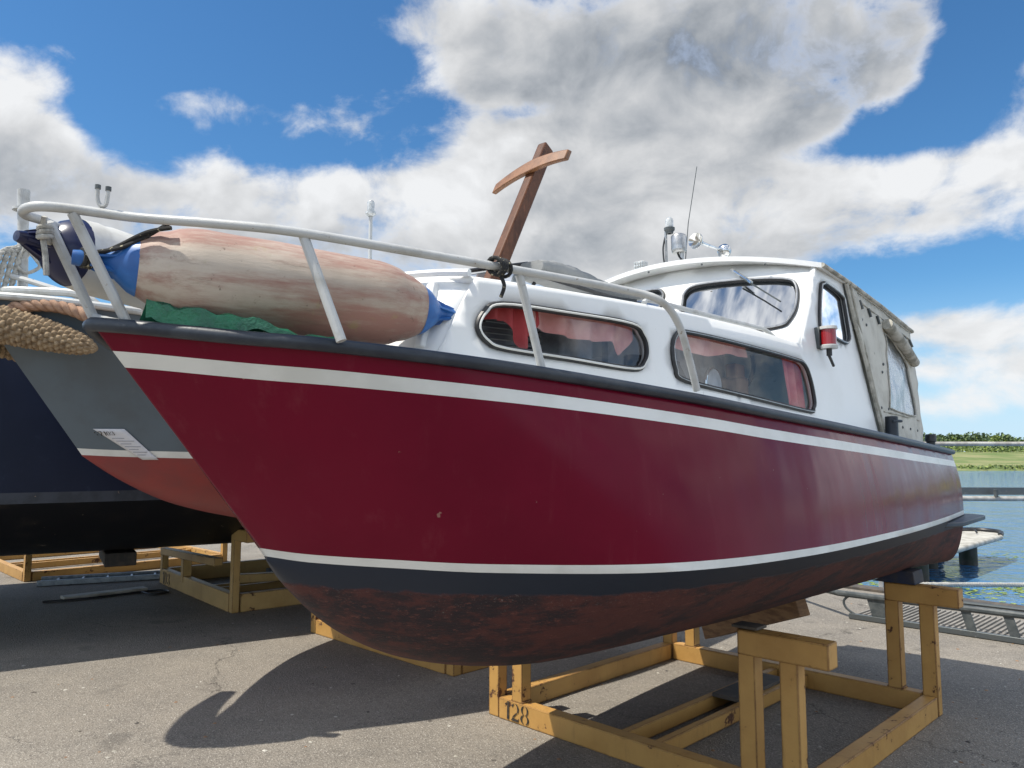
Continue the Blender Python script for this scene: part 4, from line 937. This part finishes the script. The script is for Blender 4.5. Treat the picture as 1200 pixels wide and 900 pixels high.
c4 = cradle((-6.24+E2.x*1.3-E1.x*1.3, 9.96+E2.y*1.3-E1.y*1.3, 0), E1, E2, 'low yellow cradle at the far left edge under the dark blue hull', mt='yellow', high=(0, 0, 0, 0), half=1.3, lowz=.40, pads=(0, 0, 0, 0), second=False, midboard=False)

# timber prop and blocks under the red boat
b = MB().beam((1.47, 5.86, .30), (1.90, 5.08, .625), .10, .12)
tag(b.build('timber_prop', 'raw_wood', bevel=.006), 'rough brown timber wedged below the red boat near its keel', 'timber')
b = MB(); q = c1.location+E1*.86+E2*.96+Z*.79
b.extrude_poly([q-E1*.20-E2*.09+Z*.004, q+E1*.06-E2*.09+Z*.004, q+E1*.05-E2*.09+Z*.085, q-E1*.05-E2*.09+Z*.085], tuple(E2*.18))
tag(b.build('wedge_block', 'blue_wood', bevel=.005), 'dark blue wooden wedge on top of the right rear cradle post', 'block')
b = MB(); q = c1.location+E1*.80-E2*.96+Z*.79
b.extrude_poly([q-E1*.11-E2*.05+Z*.004, q+E1*.02-E2*.05+Z*.004, q+E1*.02-E2*.05+Z*.018, q-E1*.11-E2*.05+Z*.018], tuple(E2*.10))
tag(b.build('packing_board', 'dark_wood', bevel=.003), 'thin dark packing board on the nearest cradle post', 'board')

# ================================================================== GREY BOAT (behind, left)
GY = -2.88
def GB(X, Y, Zz): return B(X, Y+GY, Zz)
grey = empty('motor_boat', GB(0, 0, 0)); tag(grey, 'grey boat with red bottom and rope fender, behind the red cruiser', 'boat')
gWL = [(2.60, 0, 1.63), (2.46, .15, 1.62), (2.2, .38, 1.61), (1.8, .68, 1.60), (1.3, .95, 1.58), (.5, 1.17, 1.55), (-1, 1.25, 1.52), (-3.6, 1.15, 1.50)]
gSH = [(3.22, 0, 2.50), (3.12, .15, 2.485), (2.9, .33, 2.47), (2.6, .52, 2.44), (2.1, .80, 2.39), (1.4, 1.08, 2.33), (.4, 1.28, 2.26), (-1, 1.33, 2.2), (-3.7, 1.2, 2.18)]
gK = [(2.60, 1.615), (2.36, 1.46), (2.08, 1.32), (1.84, 1.24), (1.59, 1.18), (1.0, 1.05), (.2, .92), (-1, .84), (-3.6, .84)]
gd = make_hull(GB, gWL, gSH, gK, bulge=-.02, wlh=.02)
hull_object('hull', GB, gd, ['grey_hull', 'stripe', 'red_bottom'], grey)
gs = gd[0][0]
MB().tube([GB(p.x, p.y+.01, p.z) for p in gs[::-1]]+[GB(p.x, -p.y-.01, p.z) for p in gs[1:]], .022, 10).build('rubbing_strake', 'white_tube', grey)
MB().grid([[GB(p.x, p.y*t, p.z+.01+.03*(1-t*t)) for p in gs] for t in (1, .5, 0, -.5, -1)]).build('deck', 'grey_deck', grey)
def gsurf(X, z):
    rows = gd[0][:9]; pts = []
    for r in rows:
        xs = [p.x for p in r][::-1]
        if X <= xs[-1]: pts.append((interp(X, xs, [p.z for p in r][::-1]), interp(X, xs, [p.y for p in r][::-1])))
        else: pts.append((r[0].z+(0), 0.))
    pts.sort(); return interp(z, [p[0] for p in pts], [p[1] for p in pts])
# low cabin
b = MB(); rows = []
for X, h, yy in ((2.35, 2.40, .42), (2.15, 2.62, .46), (1.6, 2.66, .62), (.6, 2.62, .80), (-1.6, 2.55, .85)): rows.append([GB(X, -yy, 2.3), GB(X, -yy*.95, h-.03), GB(X, -yy*.5, h+.02), GB(X, 0, h+.03), GB(X, yy*.5, h+.02), GB(X, yy*.95, h-.03), GB(X, yy, 2.3)])
b.grid(rows); b.face(range(7)); b.face([4*7+k for k in range(7)][::-1]); b.build('cabin', 'white', grey, ang=30)
for x0, x1 in ((2.02, 1.72), (1.6, 1.2), (1.0, .4)):
    f = MB(); q = sm2([(x0, 2.43), (x0-.04, 2.55), (x1+.03, 2.55), (x1, 2.5), (x1, 2.42), (x0-.03, 2.40)], 4)
    yy = lambda X: interp(X, [-1.6, .6, 1.6, 2.15], [.85, .80, .62, .46])
    fo = MB().tube([GB(u, yy(u)*.985+.01, v) for u, v in q], .010, 7, closed=True).build('window', 'canvas', grey); MB().poly([GB(u, yy(u)*.985+.008, v) for u, v in q]).build('pane', 'interior_dark', grey, parent=fo)
# pulpit
b = MB(); b.tube(catmull([GB(2.70, .42, 2.46), GB(2.78, .36, 2.52), GB(2.93, .20, 2.535), GB(3.06, .02, 2.54), GB(2.93, -.22, 2.54), GB(2.70, -.42, 2.52), GB(2.60, -.5, 2.46)], 6), .024, 10); po = b.build('toe_rail', 'white_tube', grey)
b = MB().tube([GB(2.95, 0, 2.46), GB(2.97, 0, 2.90), GB(2.98, 0, 3.16)], [.028, .028, .034], 12); b.lathe(GB(2.977, 0, 3.03), Z, [(0, .03), (.005, .055), (.02, .055), (.025, .03)], 14); b.build('bow_post', 'white_tube', grey)
b = MB(); b.tube(catmull([GB(2.97, .0, 2.74), GB(2.90, .08, 2.82), GB(2.6, .30, 2.86)], 5), .020, 8)
b.tube(catmull([GB(3.03, .0, 2.64), GB(2.95, .12, 2.60), GB(2.80, .32, 2.52), GB(2.775, .34, 2.50), GB(2.765, .34, 2.42)], 6), .016, 8)
b.build('pulpit_rail', 'white_tube', grey)
MB().tube([GB(.39, 0, 2.6), GB(.39, 0, 3.66)], .016, 8).build('light_pole', 'white_tube', grey)
MB().lathe(GB(.39, 0, 3.64), Z, [(0, .02), (.02, .045), (.04, .045), (.045, .03), (.06, .03), (.12, .032), (.14, .02), (.142, .001)], 16).build('pole_lamp', 'glass_lens', grey)
# paper notice taped to the bow
def nb_(X, z, o=.006): return GB(X, gsurf(X, z)+o, z)
ns = MB(); rws = []
for i in range(9):
    t = i/8; rws.append([nb_(2.585-.25*t+(-.13+.06*t)*s_, 1.765-.185*t, .010) for s_ in (0, .25, .5, .75, 1)])
ns.grid(rws); no = ns.build('paper_notice', 'paper', recalc=False, solid=.001); tag(no, 'white paper notice with faded print taped to the grey bow', 'notice')
for k in range(7):
    t = .30+k*.09; pp = [nb_(2.585-.25*t+(-.13+.06*t)*s_, 1.765-.185*t, .013) for s_ in (.15, .85 if k % 2 else .6)]; 
    l = MB().beam(pp[0], pp[1], .001, .0035); l.v = [v for v in l.v]; lo2 = l.build('print_line', 'print', no, recalc=True)
q0 = nb_(2.562, 1.725, .014); q1 = nb_(2.475, 1.728, .014); dn = (nb_(2.50, 1.70, .014)-nb_(2.52, 1.728, .014)).normalized()
digits('#7103', q0+dn*.0, (q1-q0), -dn, .030, no, no, off=.002, gap=.82)
# fringe of tape at the lower right of the notice
# coir bow fender: knotted rope tapering to its tail
def coir(path, radii, name, m, label, nk=9, seg=72, n=26, amp=.16):
    P = catmull(path, n); rad = [interp(i, [k*n for k in range(len(radii))], radii) for i in range(len(P))]
    dl = [0.]
    for i in range(1, len(P)): dl.append(dl[-1]+(P[i]-P[i-1]).length)
    def rf(i, a):
        u = dl[i]/.028; ph = (a/(2*math.pi))*nk
        k = abs(math.sin(math.pi*(ph+.5*math.floor(u)*1.0)))*abs(math.sin(math.pi*u))**.5
        return 1-amp+amp*1.5*k
    b = MB().tube(P, rad, seg, rfun=rf); o = b.build(name, m, ang=80); tag(o, label, 'fender'); return o
coir([GB(2.6, -.62, 2.24), GB(2.95, -.38, 2.30), GB(3.24, -.05, 2.35), GB(3.14, .16, 2.33), GB(2.95, .32, 2.275), GB(2.80, .45, 2.225), GB(2.745, .49, 2.205), GB(2.72, .505, 2.198)], [.05, .09, .11, .105, .09, .062, .035, .008], 'bow_fender', 'rope_tan', 'thick knotted coir rope fender wrapped round the grey bow', nk=12, n=60, seg=120, amp=.15)
def rope(path, r, twist, m, name, label, seg=8, n=14, cat='rope'):
    P = catmull(path, n); b = MB(); 
    for k in range(3):
        T = []; L = 0; prev = P[0]; nn = None
        for i, p in enumerate(P):
            t = (P[min(i+1, len(P)-1)]-P[max(i-1, 0)]).normalized(); L += (p-prev).length; prev = p
            if nn is None: nn = t.orthogonal().normalized()
            nn = (nn-t*nn.dot(t)).normalized(); bb = t.cross(nn); a = L*twist+k*2*math.pi/3
            T.append(p+(nn*math.cos(a)+bb*math.sin(a))*r*.52)
        b.tube(T, r*.58, seg)
    o = b.build(name, m, ang=80); tag(o, label, cat); return o
rope([GB(3.06, .18, 2.42), GB(2.95, .30, 2.44), GB(2.84, .40, 2.42), GB(2.74, .50, 2.36), GB(2.66, .60, 2.29)], .034, 42, 'rope_tan2', 'bow_rope', 'thick twisted tan rope lying above the knotted fender', n=26)
for i, (dx, dz) in enumerate(((0, 0), (.035, .02), (.07, .01), (-.035, .03))):
    pass
b = MB()
for k in range(4):
    dx = .030*k; path = catmull([GB(2.965+dx*.3, .03-.012*k, 2.84-.01*k), GB(2.985+dx, .02, 2.76), GB(3.01+dx*1.1, .01, 2.60), GB(3.03+dx*1.1, .0, 2.44+.03*k)], 14)
    for j in range(2): b.tube([p+V(.006*math.cos(i*.9+j*3.14), 0, .006*math.sin(i*.9+j*3.14)) for i, p in enumerate(path)], .012, 7)
b.tube(catmull([GB(2.96, .05, 2.80), GB(2.92, .08, 2.74), GB(2.90, .08, 2.70), GB(2.96, .05, 2.66), GB(3.0, .02, 2.72), GB(2.97, .04, 2.80)], 8), .010, 7)
tag(b.build('rope_coil', 'rope_grey'), 'grey mooring rope coiled and hung from the grey boat pulpit', 'rope')

# ================================================================== NAVY BOAT (far left)
ND = Vector((.853, .522, 0)).normalized(); NN = Vector((.522, -.853, 0)).normalized(); W0 = Vector((-5.1056, 5.5352, 0))
NC = W0+ND*1.0-NN*2.2
def NB(X, Y, Zz): return NC-ND*X+NN*Y+Vector((0, 0, Zz))      # X to the left (its bow), Y towards the camera
navy = empty('motor_boat', NC); tag(navy, 'dark navy blue hull with black worn bottom filling the left edge, farthest boat', 'boat')
nWL = [(7.4, 0, 1.32), (6.8, .9, 1.30), (5.6, 1.7, 1.28), (3.6, 2.12, 1.26), (1, 2.20, 1.26), (-3, 2.20, 1.27), (-6, 2.0, 1.28)]
nSH = [(8.0, 0, 2.75), (7.2, 1.1, 2.68), (5.8, 1.9, 2.6), (3.6, 2.18, 2.53), (1, 2.22, 2.5), (-3, 2.22, 2.5), (-6, 2.05, 2.55)]
nK = [(7.4, 1.30), (6.9, .9), (6.2, .8), (4.5, .66), (1, .60), (-3, .60), (-6, .7)]
ndt = make_hull(NB, nWL, nSH, nK, bulge=.0, wlh=.045, pwr=.5)
hull_object('hull', NB, ndt, ['navy_hull', 'navy_band', 'navy_bottom'], navy)
nsr = ndt[0][0]
MB().tube([NB(p.x, p.y+.01, p.z) for p in nsr[::-1]]+[NB(p.x, -p.y-.01, p.z) for p in nsr[1:]], .03, 8).build('rubbing_strake', 'strake', navy)
MB().grid([[NB(p.x, p.y*t, p.z+.005) for p in nsr] for t in (1, 0, -1)]).build('deck', 'grey_deck', navy)
b = MB(); b.tube([NB(x, 2.20, 2.5+.26) for x in (5.4, 1.0, -4.5)], .007, 6)
for x in (3.6, .9, -1.8, -4.4): b.tube([NB(x, 2.20, 2.48), NB(x, 2.20, 2.77)], .009, 6)
b.build('lifeline', 'steel', navy)
# supports under the keel
tag(MB().beam(NB(-1.2, .5, .52), NB(-1.2, -.5, .52), .3, .14).build('keel_block', 'dark_wood', bevel=.01), 'dark timber block below the dark blue hull', 'block')

# ladder, plank and hose on the ground at left
def ladder(p0, p1, wdt, label):
    p0, p1 = Vector(p0), Vector(p1); d_ = (p1-p0).normalized(); s_ = d_.cross(Z).normalized(); r = empty('ladder', (p0+p1)/2); tag(r, label, 'ladder')
    for q in (-1, 1): MB().beam(p0+s_*q*wdt/2+Z*.035, p1+s_*q*wdt/2+Z*.035, .025, .065).build('rail', 'alu', r, bevel=.003)
    L = (p1-p0).length; k = .2
    while k < L: MB().tube([p0+d_*k-s_*wdt/2+Z*.035, p0+d_*k+s_*wdt/2+Z*.035], .016, 8).build('rung', 'alu', r); k += .28
ladder((-5.95, 9.75, 0), (-2.7, 11.2, 0), .36, 'aluminium ladder lying flat on the asphalt under the blue hull')
b = MB().beam((-5.05, 8.72, .02), (-4.42, 9.35, .02), .16, .03)
tag(b.build('plank', 'pontoon', bevel=.003), 'pale sunlit plank lying on the asphalt before the 103 cradle', 'plank')
b = MB().tube(catmull([(-5.15, 8.52, .012), (-4.75, 8.75, .012), (-4.4, 9.1, .012), (-4.2, 9.25, .012), (-4.05, 9.15, .012), (-4.15, 8.98, .012), (-4.35, 9.12, .014)], 8), .011, 6)
tag(b.build('hose', 'black'), 'thin black hose looping over the asphalt beside the pale plank', 'hose')

# ================================================================== QUAY EDGE AT RIGHT
gw = empty('gangway', (4.3, 7.4, 0)); tag(gw, 'dark steel gangway frame with ribbed deck lying along the quay edge', 'gangway')
g0 = Vector((3.35, 7.72, 0)); g1 = Vector((5.45, 5.55, 0)); gdv = (g1-g0).normalized(); gn = Vector((-gdv.y, gdv.x, 0)); 
if gn.dot(QN) < 0: gn = -gn
MB().beam(g0+Z*.03, g1+Z*.03, .05, .05).build('bottom_rail', 'galv', gw, bevel=.004)
tp = [g0+gdv*.05+Z*.05, g0-gdv*.03+Z*.10, g0-gdv*.05+Z*.17, g0+gdv*.02+Z*.235]
MB().tube(catmull(tp, 6), .012, 8).build('end_loop', 'dark_steel', gw)
MB().tube([g0-gdv*.85+gn*.55+Z*.20, g0-gdv*.1+Z*.235, g1+Z*.255], .030, 10).build('top_rail', 'dark_steel', gw)
MB().tube([g0+gdv*.7+gn*.1+Z*.27, g1+gn*.35+Z*.25], .018, 8).build('second_rail', 'galv', gw)
L = (g1-g0).length; k = .30; first = True
while k < L:
    q = g0+gdv*k
    MB().beam(q+Z*.235-gdv*.02, q+Z*.05+gdv*.03, .02 if not first else .02, .075 if not first else .21, up=gdv).build('upright' if not first else 'mesh_panel', 'dark_steel', gw, bevel=.003)
    k += .33 if not first else .42; first = False
b = MB(); DW = .95
b.box((g0+g1)/2+gn*(DW/2+.06)+Z*.012, (g1-g0)/2, gn*DW/2, Z*.006)
nr = int(L/.05)
for i in range(nr): q = g0+gdv*(i+.5)*.05+gn*.08; b.beam(q+Z*.026, q+gn*(DW-.06)+Z*.026, .018, .016)
b.build('ribbed_deck', 'deck_boards', gw)
# railing standing in the water beyond the quay
rl = empty('railing', (8.2, 10.4, -.6)); tag(rl, 'weathered pale two-bar railing standing along the water on the right', 'railing')
def rail_line(z0, r, m, nm): MB().tube([(4.9, 10.5, z0), (12.5, 10.3, z0-.01)], r, 12).build(nm, m, rl)
rail_line(1.775, .030, 'pale_pipe', 'top_bar'); rail_line(1.03, .034, 'pale_pipe', 'lower_bar')
MB().beam((4.9, 10.56, 1.13), (12.5, 10.36, 1.12), .03, .10).build('kick_plate', 'galv', rl)
MB().box((6.58, 10.42, 1.10), (.012, 0, 0), (0, .03, 0), (0, 0, .05)).build('clamp', 'dark_steel', rl)
for x in (5.0, 8.4, 12.2): MB().tube([(x, 10.47, -1.2), (x, 10.47, 1.80)], .045, 10).build('post', 'pale_pipe', rl)
# swim platform on piles
pf_ = empty('jetty_platform', (9.4, 15.6, -.6)); tag(pf_, 'small pale pointed jetty platform on dark piles in the river', 'platform')
pts = [(7.0, 13.0), (10.30, 16.3), (10.55, 16.75), (10.35, 17.1), (8.9, 17.1), (6.0, 14.2)]
MB().extrude_poly([(x, y, -.10) for x, y in pts], (0, 0, .05)).build('deck', 'pontoon', pf_)
MB().tube([(7.0, 12.98, -.10), (10.32, 16.28, -.10)], .055, 12).build('edge_tube', 'pontoon', pf_)
b = MB().tube(catmull([(10.32, 16.28, -.06), (10.57, 16.7, -.03), (10.35, 17.12, -.02), (9.6, 17.15, -.02), (8.9, 17.1, -.02)], 5), .05, 10); b.build('black_edging', 'black', pf_)
for x, y in ((9.45, 16.0), (8.35, 15.5), (9.2, 16.8), (7.3, 13.9)): MB().tube([(x, y, -1.4), (x, y, -.10)], .17, 12).build('pile', 'pile', pf_)
MB().tube(catmull([(9.9, 16.4, -.01), (9.95, 16.6, .03), (9.8, 16.75, -.0), (9.6, 16.7, .0)], 5), .02, 6).build('mooring_ring', 'black', pf_)
rope([(5.0, 9.6, .02), (6.6, 10.0, -.05), (8.5, 10.1, -.10), (11, 10.2, -.1)], .032, 55, 'rope_grey', 'mooring_rope', 'pale twisted mooring rope stretched over the water beyond the gangway', n=50)
# duckweed patches
rng = random.Random(11); b = MB()
for cx, cy, sx, sy, n in ((6.4, 12.6, .9, 1.0, 1500), (8.0, 11.3, 1.0, .35, 500), (10.9, 14.3, .8, .35, 260), (12.2, 17.2, 1.3, .7, 420), (7.0, 10.3, 1.0, .4, 500), (9.5, 10.0, 1.6, .3, 300), (8.3, 13.0, .9, .5, 350)):
    for _ in range(n//2):
        x = cx+rng.gauss(0, sx*.6); y = cy+rng.gauss(0, sy*.6); r_ = rng.uniform(.012, .045); a0 = rng.uniform(0, 6)
        b.poly([(x+r_*1.4*math.cos(a0+k*1.256), y+r_*math.sin(a0+k*1.256), -.614) for k in range(5)])
tag(b.build('duckweed', 'weed', recalc=False), 'bright green duckweed floating on the water by the quay', 'duckweed', kind='stuff')
# grit and dead leaves on the asphalt
rng = random.Random(21); b = MB()
for _ in range(420):
    x = rng.uniform(-4, 5); y = rng.uniform(2.6, 8.5); r_ = rng.uniform(.004, .013)
    if (Vector((x, y, 0))-QP).dot(QN) > -.3: continue
    o = len(b.v); b.cur = rng.choice((0, 0, 1, 2)); zz = r_*.6
    ring = [Vector((x+r_*rng.uniform(.7, 1.5)*math.cos(k*1.05), y+r_*rng.uniform(.7, 1.5)*math.sin(k*1.05), .001)) for k in range(6)]
    tp_ = Vector((x, y, zz)); b.v += ring+[tp_]
    for k in range(6): b.face((o+k, o+(k+1) % 6, o+6))
tag(b.build('grit', ['pontoon', 'dark_wood', 'raw_wood'], recalc=False), 'scattered grit and small dry leaves on the asphalt', 'grit', kind='stuff')
